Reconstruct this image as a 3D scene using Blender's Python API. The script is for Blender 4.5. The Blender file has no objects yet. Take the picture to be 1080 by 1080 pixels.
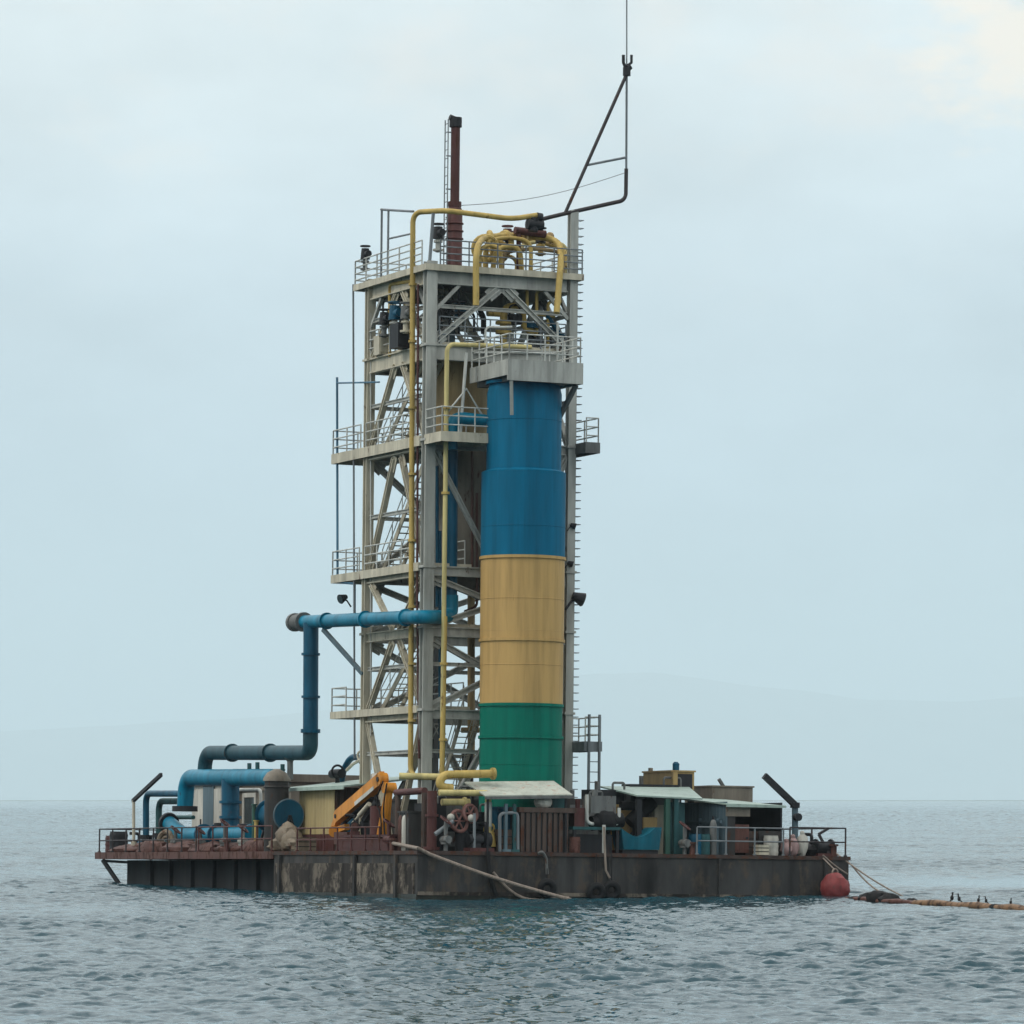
import bpy, bmesh, math, random
import numpy as np
from mathutils import Vector, Matrix, noise as mnoise
random.seed(7); np.random.seed(7)
scene = bpy.context.scene
COL = scene.collection
R = math.radians

# ------------------------------------------------------------------ frames
# World axes follow the barge: X along its short near side, Y along its long
# side, Z up, water at z = 0. The barge lists a little (ballast), so all its
# things are built level and then turned together by TILT about its near corner.
F = 4860.0
YAW = R(24)
FWD = Vector((math.sin(YAW), math.cos(YAW), 0)); RGT = Vector((math.cos(YAW), -math.sin(YAW), 0)); UP = Vector((0, 0, 1))
CAM = -180.0 * FWD + 3.7 * RGT + Vector((0, 0, 4.0))
TILT = Matrix.Rotation(R(1.0), 4, 'Y') @ Matrix.Rotation(R(-0.7), 4, 'X')
TI = TILT.inverted()
DK = 2.0                                     # deck height

def ray(px, py):
    return FWD + RGT * ((px - 540) / F) + UP * ((843 - py) / F)
def P(px, py, u=None, v=None, z=None):
    """photo measurement -> point of the level barge frame on the plane u / v / z = const"""
    o = TI @ CAM; d = TI.to_3x3() @ ray(px, py)
    t = (u - o.x) / d.x if u is not None else (v - o.y) / d.y if v is not None else (z - o.z) / d.z
    return o + d * t
def W(px, py, depth):
    return CAM + ray(px, py) * depth
def VV(px, u): return P(px, 900, u=u).y      # position along the long side
def UU(px, v): return P(px, 900, v=v).x      # position along the short side

# ------------------------------------------------------------------ materials
def nd(nt, t, **k):
    n = nt.nodes.new(t)
    for a, b in k.items(): setattr(n, a, b)
    return n
def paint(name, col, rough=.55, var=.3, rust=.15, rustcol=(.075, .03, .016), metal=0., scale=1.6, streak=.22, bump=.15, spec=.25, runs=.25):
    m = bpy.data.materials.new(name); m.use_nodes = True; nt = m.node_tree; L = nt.links
    b = nt.nodes['Principled BSDF']
    tc = nd(nt, 'ShaderNodeTexCoord'); mp = nd(nt, 'ShaderNodeMapping'); mp.inputs['Scale'].default_value = (1, 1, streak)
    L.new(tc.outputs['Object'], mp.inputs[0])
    n1 = nd(nt, 'ShaderNodeTexNoise'); n1.inputs['Scale'].default_value = scale; n1.inputs['Detail'].default_value = 7; n1.inputs['Roughness'].default_value = .65
    L.new(mp.outputs[0], n1.inputs['Vector'])
    r1 = nd(nt, 'ShaderNodeValToRGB'); e = r1.color_ramp.elements
    e[0].position = .3; e[1].position = .72
    e[0].color = (*[c * (1 - var) for c in col], 1); e[1].color = (*[min(1, c * (1 + var * .8)) for c in col], 1)
    L.new(n1.outputs['Fac'], r1.inputs[0])
    n2 = nd(nt, 'ShaderNodeTexNoise'); n2.inputs['Scale'].default_value = scale * 1.9; n2.inputs['Detail'].default_value = 9; n2.inputs['Roughness'].default_value = .7
    mp2 = nd(nt, 'ShaderNodeMapping'); mp2.inputs['Scale'].default_value = (1, 1, min(1, streak * 1.6)); mp2.inputs['Location'].default_value = (7.3, 2.1, 4.4)
    L.new(tc.outputs['Object'], mp2.inputs[0]); L.new(mp2.outputs[0], n2.inputs['Vector'])
    r2 = nd(nt, 'ShaderNodeValToRGB'); e = r2.color_ramp.elements
    c = .70 - .42 * rust
    e[0].position = c; e[1].position = min(1, c + .09); e[0].color = (0, 0, 0, 1); e[1].color = (1, 1, 1, 1)
    L.new(n2.outputs['Fac'], r2.inputs[0])
    mx = nd(nt, 'ShaderNodeMix', data_type='RGBA'); mx.inputs[7].default_value = (*rustcol, 1)
    L.new(r2.outputs[0], mx.inputs[0]); L.new(r1.outputs[0], mx.inputs[6])
    if runs:                                 # dirt that has run down the surface
        mp3 = nd(nt, 'ShaderNodeMapping'); mp3.inputs['Scale'].default_value = (1, 1, .07); mp3.inputs['Location'].default_value = (3.7, 9.1, 1.4)
        L.new(tc.outputs['Object'], mp3.inputs[0])
        n3 = nd(nt, 'ShaderNodeTexNoise'); n3.inputs['Scale'].default_value = scale * 2.2; n3.inputs['Detail'].default_value = 6; n3.inputs['Roughness'].default_value = .6; L.new(mp3.outputs[0], n3.inputs['Vector'])
        m3 = nd(nt, 'ShaderNodeMapRange'); m3.inputs[1].default_value = .47; m3.inputs[2].default_value = .66; m3.inputs[3].default_value = 1; m3.inputs[4].default_value = 1 - runs; L.new(n3.outputs['Fac'], m3.inputs[0])
        sc_ = nd(nt, 'ShaderNodeVectorMath', operation='SCALE'); L.new(mx.outputs[2], sc_.inputs[0]); L.new(m3.outputs[0], sc_.inputs['Scale']); colout = sc_.outputs[0]
    else: colout = mx.outputs[2]
    L.new(colout, b.inputs['Base Color'])
    mr = nd(nt, 'ShaderNodeMapRange'); mr.inputs[3].default_value = rough; mr.inputs[4].default_value = .9
    L.new(r2.outputs[0], mr.inputs[0]); L.new(mr.outputs[0], b.inputs['Roughness'])
    b.inputs['Metallic'].default_value = metal; b.inputs['Specular IOR Level'].default_value = spec
    if bump:
        bp = nd(nt, 'ShaderNodeBump'); bp.inputs['Strength'].default_value = bump; bp.inputs['Distance'].default_value = .03
        L.new(n2.outputs['Fac'], bp.inputs['Height']); L.new(bp.outputs[0], b.inputs['Normal'])
    return m

M = dict(
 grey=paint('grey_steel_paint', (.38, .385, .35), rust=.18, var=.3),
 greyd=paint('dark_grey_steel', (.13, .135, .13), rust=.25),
 cream=paint('cream_and_sunlit_steel', (.50, .46, .355), rust=.2),  # cream paint; on the tower's left face it stands for sunlight
 rail=paint('railing_paint', (.50, .51, .47), rust=.12),
 railgrey=paint('grey_railing', (.17, .19, .20), rust=.1),
 raild=paint('dark_railing', (.04, .034, .036), rust=.3),
 grate=paint('grating', (.10, .10, .095), rust=.2, streak=1),
 yellow=paint('yellow_pipe_paint', (.46, .33, .10), rust=.26, var=.28),
 yellowp=paint('pale_yellow_paint', (.52, .44, .19), rust=.18),
 blue=paint('blue_pipe_paint', (.0005, .17, .27), rust=.1, var=.35, rough=.4),
 blued=paint('deep_blue_paint', (.001, .075, .135), rust=.14, var=.4, rough=.42),
 tubblue=paint('dull_tub_blue', (.004, .105, .15), rust=.12, var=.35),
 ventblue=paint('pale_vent_blue', (.07, .17, .25), rust=.1),
 bluegreen=paint('dull_blue_green_paint', (.014, .062, .082), rust=.14, var=.4, rough=.5),
 wheel=paint('faded_red_wheel', (.20, .095, .08), rust=.2),
 weed=paint('wet_growth', (.016, .018, .012), rust=.3, rustcol=(.05, .045, .03), var=.6, rough=.35, scale=2.5),
 bluegrey=paint('faded_blue_grey', (.095, .145, .17), rust=.1),
 teal=paint('weathered_teal_paint', (.02, .08, .085), rust=.2),
 flagblue=paint('flag_blue', (.0002, .118, .215), rust=.03, var=.2, rough=.55, spec=.1, streak=.1, bump=.05, runs=.2),
 flagyellow=paint('flag_yellow', (.47, .30, .108), rust=.06, var=.13, rough=.55, streak=.1, bump=.05, runs=.2),
 flaggreen=paint('flag_green', (.0005, .145, .10), rust=.03, var=.2, rough=.55, spec=.1, streak=.1, bump=.05, runs=.2),
 rust=paint('rusty_red', (.10, .042, .032), rust=.45, rustcol=(.05, .022, .015)),
 redbrown=paint('red_brown_paint', (.085, .03, .027), rust=.3),
 orange=paint('orange_paint', (.60, .235, .025), rust=.12, rough=.4),
 hull=paint('weathered_hull', (.046, .045, .044), rust=.40, rustcol=(.075, .06, .048), var=.6, scale=.7, streak=.35, bump=.35, rough=.8, runs=.5),
 hulld=paint('shade_dark_hull', (.014, .015, .017), rust=.3, rustcol=(.04, .028, .022), var=.6, scale=.8, streak=.3, bump=.3, rough=.8, runs=.4),  # hull colour darkened for the shade under the deck overhang
 hullp=paint('stained_grey_hull', (.165, .14, .11), rust=.62, rustcol=(.03, .025, .022), var=.6, scale=.75, streak=.45, bump=.35, rough=.85, runs=.6),
 deck=paint('deck_plate', (.058, .042, .037), rust=.5, streak=1, rough=.8),
 black=paint('black_rubber', (.007, .007, .008), rust=.0, rough=.7),
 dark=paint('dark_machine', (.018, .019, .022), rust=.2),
 tan=paint('tan_paint', (.34, .235, .10), rust=.12, var=.2),
 beige=paint('beige_cladding', (.40, .315, .155), rust=.22, rustcol=(.17, .09, .04), var=.2),
 brownv=paint('brown_vessel', (.36, .26, .13), rust=.22, var=.3),
 tanv=paint('grey_tan_vessel', (.165, .15, .12), rust=.28, var=.35),
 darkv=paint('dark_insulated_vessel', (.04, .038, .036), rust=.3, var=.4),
 roof=paint('pale_green_sheet', (.33, .42, .37), rust=.14, rustcol=(.35, .2, .14), var=.15, streak=1),
 roofw=paint('chalky_white_sheet', (.43, .45, .39), rust=.32, rustcol=(.38, .22, .16), var=.15, streak=1),
 wallg=paint('grey_brown_cladding', (.19, .165, .13), rust=.2),
 white=paint('chalk_white', (.47, .455, .40), rust=.2),
 pink=paint('pinkish_sack', (.33, .22, .21), rust=.0, var=.4),
 rope=paint('pale_rope', (.24, .195, .16), rust=.0, var=.3, scale=9),
 sack=paint('dirty_net', (.19, .15, .105), rust=.3, streak=1),
 buoy=paint('red_buoy', (.21, .04, .04), rust=.35, rustcol=(.12, .05, .045), rough=.6, streak=1),
 boomo=paint('ochre_float', (.20, .115, .06), rust=.5, rustcol=(.05, .03, .02), streak=1),
 bird=paint('black_feathers', (.012, .012, .013), rust=0, streak=1),
 slat=paint('rusty_slats', (.075, .052, .042), rust=.4),
 green=paint('mid_green_paint', (.035, .10, .075), rust=.2),
 glass=paint('dull_glass', (.03, .045, .05), rust=0, rough=.15, spec=.6),
)

# ------------------------------------------------------------------ mesh builder
def orth(d):
    d = d.normalized(); a = Vector((0, 0, 1)) if abs(d.z) < .9 else Vector((0, 1, 0))
    x = a.cross(d).normalized(); return x, d.cross(x).normalized()
class MB:
    def __init__(s): s.v = []; s.f = []
    def add(s, vs, fs):
        o = len(s.v); s.v += [Vector(p) for p in vs]; s.f += [tuple(i + o for i in f) for f in fs]; return s
    def box(s, c, d, rz=0):
        hx, hy, hz = d[0] / 2, d[1] / 2, d[2] / 2; m = Matrix.Rotation(rz, 3, 'Z'); c = Vector(c)
        vs = [c + m @ Vector((x * hx, y * hy, z * hz)) for z in (-1, 1) for x, y in ((-1, -1), (1, -1), (1, 1), (-1, 1))]
        return s.add(vs, [(3, 2, 1, 0), (4, 5, 6, 7), (0, 1, 5, 4), (1, 2, 6, 5), (2, 3, 7, 6), (3, 0, 4, 7)])
    def bb(s, a, b):
        a = Vector(a); b = Vector(b); return s.box((a + b) / 2, [abs(x) for x in (b - a)])
    def beam(s, p, q, w, h=None):
        p = Vector(p); q = Vector(q); h = h or w; d = q - p
        if d.length < 1e-6: return s
        dn = d.normalized()
        x = Vector((0, 0, 1)).cross(dn)
        x = Vector((1, 0, 0)) if x.length < .05 else x.normalized()
        y = dn.cross(x).normalized()
        vs = [e + x * (a * w / 2) + y * (b * h / 2) for e in (p, q) for a, b in ((-1, -1), (1, -1), (1, 1), (-1, 1))]
        return s.add(vs, [(3, 2, 1, 0), (4, 5, 6, 7), (0, 1, 5, 4), (1, 2, 6, 5), (2, 3, 7, 6), (3, 0, 4, 7)])
    def ibeam(s, p, q, w, h, t=None):
        p = Vector(p); q = Vector(q); t = t or h * .09; dn = (q - p).normalized()
        x = Vector((0, 0, 1)).cross(dn); x = Vector((1, 0, 0)) if x.length < .05 else x.normalized(); y = dn.cross(x).normalized()
        prof = [(-w/2, -h/2), (w/2, -h/2), (w/2, -h/2+t), (t/2, -h/2+t), (t/2, h/2-t), (w/2, h/2-t), (w/2, h/2), (-w/2, h/2), (-w/2, h/2-t), (-t/2, h/2-t), (-t/2, -h/2+t), (-w/2, -h/2+t)]
        n = 12; vs = [e + x * a + y * b for e in (p, q) for a, b in prof]
        fs = [(i, (i + 1) % n, (i + 1) % n + n, i + n) for i in range(n)]
        for o, rev in ((0, 1), (n, 0)):
            for f in ((0, 1, 2, 11), (3, 4, 9, 10), (5, 6, 7, 8)):
                g = tuple(i + o for i in f); fs.append(g[::-1] if rev else g)
        return s.add(vs, fs)
    def cyl(s, p, q, r, r2=None, seg=16, caps=True):
        p = Vector(p); q = Vector(q); r2 = r if r2 is None else r2; x, y = orth(q - p)
        vs = [e + x * (rr * math.cos(2 * math.pi * i / seg)) + y * (rr * math.sin(2 * math.pi * i / seg)) for e, rr in ((p, r), (q, r2)) for i in range(seg)]
        fs = [(i, (i + 1) % seg, (i + 1) % seg + seg, i + seg) for i in range(seg)]
        if caps: fs += [tuple(range(seg))[::-1], tuple(range(seg, 2 * seg))]
        return s.add(vs, fs)
    def tube(s, pts, r, seg=10, bend=0, caps=True):
        pts = [Vector(p) for p in pts]
        if bend:
            out = [pts[0]]
            for a, b, c in zip(pts, pts[1:], pts[2:]):
                la, lc = (a - b).length, (c - b).length
                k = min(bend, la * .48, lc * .48); p0 = b + (a - b) * (k / la); p2 = b + (c - b) * (k / lc)
                for i in range(9):
                    t = i / 8; w1 = 2 * t * (1 - t) * .85
                    w0 = (1 - t) ** 2; w2 = t * t; sm = w0 + w1 + w2
                    out.append((p0 * w0 + b * w1 + p2 * w2) / sm)
            out.append(pts[-1]); pts = out
        vs = []; n = len(pts); x = None
        for i, p in enumerate(pts):
            d = (pts[min(i + 1, n - 1)] - pts[max(i - 1, 0)]).normalized()
            if x is None: x, y = orth(d)
            else:
                x = (x - d * x.dot(d)).normalized(); y = d.cross(x)
            vs += [p + x * (r * math.cos(2 * math.pi * k / seg)) + y * (r * math.sin(2 * math.pi * k / seg)) for k in range(seg)]
        fs = [(i * seg + k, i * seg + (k + 1) % seg, (i + 1) * seg + (k + 1) % seg, (i + 1) * seg + k) for i in range(n - 1) for k in range(seg)]
        if caps: fs += [tuple(range(seg))[::-1], tuple(range((n - 1) * seg, n * seg))]
        return s.add(vs, fs)
    def lathe(s, c, prof, seg=24, axis=(0, 0, 1)):
        c = Vector(c); a = Vector(axis).normalized(); x, y = orth(a)
        vs = [c + a * z + x * (r * math.cos(2 * math.pi * k / seg)) + y * (r * math.sin(2 * math.pi * k / seg)) for r, z in prof for k in range(seg)]
        n = len(prof)
        fs = [(i * seg + k, i * seg + (k + 1) % seg, (i + 1) * seg + (k + 1) % seg, (i + 1) * seg + k) for i in range(n - 1) for k in range(seg)]
        fs += [tuple(range(seg))[::-1], tuple(range((n - 1) * seg, n * seg))]
        return s.add(vs, fs)
    def torus(s, c, axis, R0, r, seg=20, sg=8):
        c = Vector(c); a = Vector(axis).normalized(); x, y = orth(a); vs = []
        for i in range(seg):
            t = 2 * math.pi * i / seg; d = x * math.cos(t) + y * math.sin(t)
            vs += [c + d * (R0 + r * math.cos(2 * math.pi * k / sg)) + a * (r * math.sin(2 * math.pi * k / sg)) for k in range(sg)]
        fs = [(i * sg + k, ((i + 1) % seg) * sg + k, ((i + 1) % seg) * sg + (k + 1) % sg, i * sg + (k + 1) % sg) for i in range(seg) for k in range(sg)]
        return s.add(vs, fs)
    def blob(s, c, d, n=.25, seed=0, seg=14):
        c = Vector(c); vs = []; rings = seg // 2
        for i in range(rings + 1):
            th = math.pi * i / rings
            for k in range(seg):
                ph = 2 * math.pi * k / seg
                q = Vector((math.sin(th) * math.cos(ph), math.sin(th) * math.sin(ph), math.cos(th)))
                w = 1 + n * mnoise.noise(q * 2.2 + Vector((seed * 3.1, seed * 1.7, 0)))
                vs.append(c + Vector((q.x * d[0] / 2, q.y * d[1] / 2, q.z * d[2] / 2)) * w)
        fs = [(i * seg + k, (i + 1) * seg + k, (i + 1) * seg + (k + 1) % seg, i * seg + (k + 1) % seg) for i in range(rings) for k in range(seg)]
        return s.add(vs, fs)
    def slab(s, q, t):
        q = [Vector(p) for p in q]; nrm = (q[1] - q[0]).cross(q[3] - q[0]).normalized()
        if nrm.z < 0: nrm = -nrm; q = q[::-1]
        n = len(q); vs = q + [p - nrm * t for p in q]
        fs = [tuple(range(n)), tuple(range(n, 2 * n))[::-1]] + [(i + n, (i + 1) % n + n, (i + 1) % n, i)[::1] for i in range(n)]
        return s.add(vs, fs)
    def corr(s, o, du, dv, n, amp, t=.02):
        """corrugated sheet: o corner, du along the waves' crossing, dv along the ridges"""
        o = Vector(o); du = Vector(du); dv = Vector(dv); nn = du.cross(dv).normalized(); K = n * 4; vs = []
        for side in (0, -t):
            for i in range(K + 1):
                off = nn * (amp * math.sin(i * math.pi / 2) + side)
                vs += [o + du * (i / K) + off, o + du * (i / K) + dv + off]
        B = 2 * (K + 1); fs = []
        for i in range(K):
            a = 2 * i; fs += [(a, a + 2, a + 3, a + 1), (B + a, B + a + 1, B + a + 3, B + a + 2), (a, B + a, B + a + 2, a + 2), (a + 1, a + 3, B + a + 3, B + a + 1)]
        fs += [(0, 1, B + 1, B), (2 * K, B + 2 * K, B + 2 * K + 1, 2 * K + 1)]
        return s.add(vs, fs)
    def build(s, name, mat, parent=None):
        base = Vector(parent['_o']) if parent else None
        if parent is None:
            xs = [p.x for p in s.v]; ys = [p.y for p in s.v]; zs = [p.z for p in s.v]
            base = Vector(((min(xs) + max(xs)) / 2, (min(ys) + max(ys)) / 2, min(zs)))
        me = bpy.data.meshes.new(name); me.from_pydata([p - base for p in s.v], [], s.f); me.update()
        bm = bmesh.new(); bm.from_mesh(me); bmesh.ops.recalc_face_normals(bm, faces=bm.faces); bm.to_mesh(me); bm.free()
        me.polygons.foreach_set('use_smooth', [True] * len(me.polygons)); me.set_sharp_from_angle(angle=R(38))
        me.materials.append(M[mat] if isinstance(mat, str) else mat)
        o = bpy.data.objects.new(name, me); COL.objects.link(o)
        if parent: o.parent = parent
        else: o.location = base
        o['_o'] = list(base); return o

BARGE = []                                   # roots that list with the barge
def tag(o, label, cat, group=None, barge=True):
    o['label'] = label; o['category'] = cat
    if group: o['group'] = group
    if barge: BARGE.append(o)
    return o
def thing(name, label, cat, loc, group=None, barge=True):
    o = bpy.data.objects.new(name, None); COL.objects.link(o); o.empty_display_size = .3
    o.location = Vector(loc); o['_o'] = list(loc); return tag(o, label, cat, group, barge)
def copy_tree(o, parent=None):
    c = o.copy(); COL.objects.link(c)
    if parent: c.parent = parent
    for ch in [x for x in bpy.data.objects if x.parent == o]: copy_tree(ch, c)
    return c
def one(mb, name, mat, label, cat, group=None, barge=True): return tag(mb.build(name, mat), label, cat, group, barge)

def railing(mb, pts, h=1.08, n=3, step=1.3, r=.03):
    """handrail along a polyline: posts, three rails"""
    pts = [Vector(p) for p in pts]
    for a, b in zip(pts, pts[1:]):
        k = max(1, round((b - a).length / step))
        for i in range(k + 1):
            p = a.lerp(b, i / k); mb.cyl(p, p + UP * h, r * 1.1, seg=6)
        for j in range(n):
            z = h * (j + 1) / n; mb.tube([a + UP * z, b + UP * z], r, seg=6)
    return mb
def flange(mb, p, d, r, t=.09):
    p = Vector(p); d = Vector(d).normalized(); return mb.cyl(p - d * t, p + d * t, r, seg=18)
HAZE = 7.5e-5
# ------------------------------------------------------------------ sky, light, camera
SUN = (-RGT * .80 - FWD * .22 + UP * .80).normalized()
EL = math.asin(SUN.z); AZ = math.atan2(SUN.x, SUN.y)
world = bpy.data.worlds.new('World'); scene.world = world; world.use_nodes = True
nt = world.node_tree; L = nt.links; bg = nt.nodes['Background']; bg.inputs['Strength'].default_value = .1
sky = nd(nt, 'ShaderNodeTexSky', sky_type='NISHITA', sun_disc=False, sun_elevation=EL, sun_rotation=AZ, altitude=1400, dust_density=3.0)
tc = nd(nt, 'ShaderNodeTexCoord'); sep = nd(nt, 'ShaderNodeSeparateXYZ'); L.new(tc.outputs['Generated'], sep.inputs[0])
ramp = nd(nt, 'ShaderNodeValToRGB'); cr = ramp.color_ramp      # overcast veil by elevation (sine of the angle)
stops = [(0, (.40, .52, .575)), (.03, (.41, .53, .59)), (.07, (.455, .57, .64)), (.11, (.525, .63, .685)), (.15, (.61, .69, .71)), (.20, (.63, .69, .69)), (.45, (1.0, 1.04, 1.06)), (1, (1.16, 1.16, 1.14))]
while len(cr.elements) < len(stops): cr.elements.new(.5)
for e, (p, c) in zip(cr.elements, stops): e.position = p; e.color = (*c, 1)
L.new(sep.outputs['Z'], ramp.inputs[0])
veil = nd(nt, 'ShaderNodeMix', data_type='RGBA', blend_type='MULTIPLY'); veil.inputs[0].default_value = 1; veil.inputs[7].default_value = (13.5, 13.5, 13.5, 1)
veil.clamp_result = False
L.new(ramp.outputs[0], veil.inputs[6])
# soft cloud mottling and one brighter, creamy cloud bank up on the right
mp = nd(nt, 'ShaderNodeMapping'); mp.inputs['Scale'].default_value = (1, 1, 2.2); L.new(tc.outputs['Generated'], mp.inputs[0])
nz = nd(nt, 'ShaderNodeTexNoise'); nz.inputs['Scale'].default_value = 16; nz.inputs['Detail'].default_value = 6; nz.inputs['Roughness'].default_value = .5; L.new(mp.outputs[0], nz.inputs['Vector'])
mr = nd(nt, 'ShaderNodeMapRange'); mr.inputs[1].default_value = .3; mr.inputs[2].default_value = .7; mr.inputs[3].default_value = .90; mr.inputs[4].default_value = 1.10; L.new(nz.outputs['Fac'], mr.inputs[0])
mul = nd(nt, 'ShaderNodeVectorMath', operation='SCALE'); L.new(veil.outputs[2], mul.inputs[0]); L.new(mr.outputs[0], mul.inputs['Scale'])
cd = ray(1060, 45).normalized()
df = nd(nt, 'ShaderNodeVectorMath', operation='SUBTRACT'); df.inputs[1].default_value = cd; L.new(tc.outputs['Generated'], df.inputs[0])
sc = nd(nt, 'ShaderNodeVectorMath', operation='MULTIPLY'); sc.inputs[1].default_value = (1, 1, 1.25); L.new(df.outputs[0], sc.inputs[0])
ln = nd(nt, 'ShaderNodeVectorMath', operation='LENGTH'); L.new(sc.outputs[0], ln.inputs[0])
nz2 = nd(nt, 'ShaderNodeTexNoise'); nz2.inputs['Scale'].default_value = 75; nz2.inputs['Detail'].default_value = 8; nz2.inputs['Roughness'].default_value = .6; L.new(mp.outputs[0], nz2.inputs['Vector'])
ma = nd(nt, 'ShaderNodeMath', operation='MULTIPLY_ADD'); ma.inputs[1].default_value = .045; L.new(nz2.outputs['Fac'], ma.inputs[0]); L.new(ln.outputs['Value'], ma.inputs[2])
cm = nd(nt, 'ShaderNodeMapRange', interpolation_type='SMOOTHSTEP'); cm.inputs[1].default_value = .026; cm.inputs[2].default_value = .050; cm.inputs[3].default_value = .8; cm.inputs[4].default_value = 0; L.new(ma.outputs[0], cm.inputs[0])
nz3 = nd(nt, 'ShaderNodeTexNoise'); nz3.inputs['Scale'].default_value = 22; nz3.inputs['Detail'].default_value = 6; nz3.inputs['Roughness'].default_value = .55
mp3 = nd(nt, 'ShaderNodeMapping'); mp3.inputs['Scale'].default_value = (1, 1, 1.8); mp3.inputs['Location'].default_value = (1.3, .4, .2); L.new(tc.outputs['Generated'], mp3.inputs[0]); L.new(mp3.outputs[0], nz3.inputs['Vector'])
c3 = nd(nt, 'ShaderNodeMapRange', interpolation_type='SMOOTHSTEP'); c3.inputs[1].default_value = .46; c3.inputs[2].default_value = .70; c3.inputs[3].default_value = 0; c3.inputs[4].default_value = .6; L.new(nz3.outputs['Fac'], c3.inputs[0])
h3 = nd(nt, 'ShaderNodeMapRange', interpolation_type='SMOOTHSTEP'); h3.inputs[1].default_value = .085; h3.inputs[2].default_value = .16; L.new(sep.outputs['Z'], h3.inputs[0])
f3 = nd(nt, 'ShaderNodeMath', operation='MULTIPLY'); L.new(c3.outputs[0], f3.inputs[0]); L.new(h3.outputs[0], f3.inputs[1])
wisp = nd(nt, 'ShaderNodeMix', data_type='RGBA'); wisp.inputs[7].default_value = (9.7, 9.6, 9.1, 1); L.new(f3.outputs[0], wisp.inputs[0]); L.new(mul.outputs[0], wisp.inputs[6])
cl = nd(nt, 'ShaderNodeMix', data_type='RGBA'); cl.inputs[7].default_value = (11.8, 10.6, 8.9, 1); L.new(cm.outputs[0], cl.inputs[0]); L.new(wisp.outputs[2], cl.inputs[6])
fin = nd(nt, 'ShaderNodeMix', data_type='RGBA'); fin.inputs[0].default_value = .93
L.new(sky.outputs[0], fin.inputs[6]); L.new(cl.outputs[2], fin.inputs[7]); L.new(fin.outputs[2], bg.inputs['Color'])

sl = bpy.data.lights.new('sun', 'SUN'); sl.energy = 1.0; sl.angle = R(14); sl.color = (1, .94, .84)
so = bpy.data.objects.new('sun', sl); COL.objects.link(so); so.rotation_euler = SUN.to_track_quat('Z', 'Y').to_euler(); so.location = (0, 0, 60)
cam = bpy.data.cameras.new('camera'); co = bpy.data.objects.new('camera', cam); COL.objects.link(co); scene.camera = co
cam.sensor_width = 36; cam.lens = F / 1080 * 36; cam.shift_y = 303 / 1080; cam.clip_start = 1; cam.clip_end = 150000
co.location = CAM; co.rotation_euler = (R(90), 0, -YAW)
vs = scene.view_settings; vs.view_transform = 'Standard'; vs.look = 'None'; vs.exposure = .18; vs.gamma = 1
scene.cycles.filter_width = 1.5; scene.cycles.volume_bounces = 1

# ------------------------------------------------------------------ water: one sheet of rings and spokes out past the horizon
fine = np.arange(-9.5, 9.51, .055)
ang = np.concatenate([np.linspace(-180, -30, 26)[:-1], np.linspace(-30, -9.5, 30)[:-1], fine, np.linspace(9.5, 30, 30)[1:], np.linspace(30, 180, 26)[1:-1]])
rad = [3., 15., 30., 50., 66.]; d = 66.
while d < 9500:
    d += .105 if d < 118 else .13 if d < 205 else .13 + (d - 205) * .0011 if d < 600 else .56 + (d - 600) * .0035 if d < 2500 else 7.2 + (d - 2500) * .02; rad.append(d)
rad = np.array(rad); na, nr = len(ang), len(rad)
TH, RR = np.meshgrid(np.radians(ang), rad)
X = CAM.x + RR * np.sin(YAW + TH); Y = CAM.y + RR * np.cos(YAW + TH)
dth = np.gradient(np.radians(ang))[None, :]; samp = np.maximum(RR * dth, np.gradient(rad)[:, None])
Z = np.zeros_like(X); rng = np.random.default_rng(5)
wind = YAW + R(205)
lam = np.exp(rng.uniform(np.log(.3), np.log(2.2), 96))
for l in lam:
    a = wind + rng.normal(0, .75); k = 2 * np.pi / l; ph = rng.uniform(0, 2 * np.pi)
    amp = .0050 * l ** .4
    damp = np.clip((l / samp - 1.8) / 1.6, 0, 1)
    w = np.sin(k * (X * np.sin(a) + Y * np.cos(a)) + ph)
    Z += amp * damp * (w + .25 * w * w)
g = 1 + .45 * np.sin(X * .043 + Y * .09 + 1.3 * np.sin(Y * .031)) * np.sin(Y * .047 - X * .021 + 2)
fw = (X - CAM.x) * FWD.x + (Y - CAM.y) * FWD.y; sd = (X - CAM.x) * RGT.x + (Y - CAM.y) * RGT.y
calm = np.exp(-((fw - 222) / 26) ** 2 - ((sd - 26) / 13) ** 2)   # a slick behind the floating hose
Z *= g * (1 - .8 * calm)
chop = np.clip((RR - 230) / 500, 0, 1) * np.minimum(samp, 3.) * .045
Z += chop * rng.normal(0, 1, Z.shape)
verts = np.stack([X, Y, Z], -1).reshape(-1, 3)
centre = len(verts); verts = np.vstack([verts, [[CAM.x, CAM.y, 0]]])
i = np.arange(nr - 1)[:, None]; j = np.arange(na)[None, :]; j2 = (j + 1) % na
quads = np.stack([i * na + j, i * na + j2, (i + 1) * na + j2, (i + 1) * na + j], -1).reshape(-1, 4)[:, ::-1]
tris = np.stack([np.full(na, centre), (np.arange(na) + 1) % na, np.arange(na)], -1)
me = bpy.data.meshes.new('water'); me.vertices.add(len(verts)); me.vertices.foreach_set('co', verts.astype(np.float32).ravel())
nl = quads.size + tris.size; me.loops.add(nl); me.loops.foreach_set('vertex_index', np.concatenate([quads.ravel(), tris.ravel()]).astype(np.int32))
npoly = len(quads) + len(tris); me.polygons.add(npoly)
me.polygons.foreach_set('loop_start', np.concatenate([np.arange(len(quads)) * 4, quads.size + np.arange(len(tris)) * 3]).astype(np.int32))
me.polygons.foreach_set('use_smooth', np.ones(npoly, bool)); me.update(calc_edges=True); me.validate()
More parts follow.
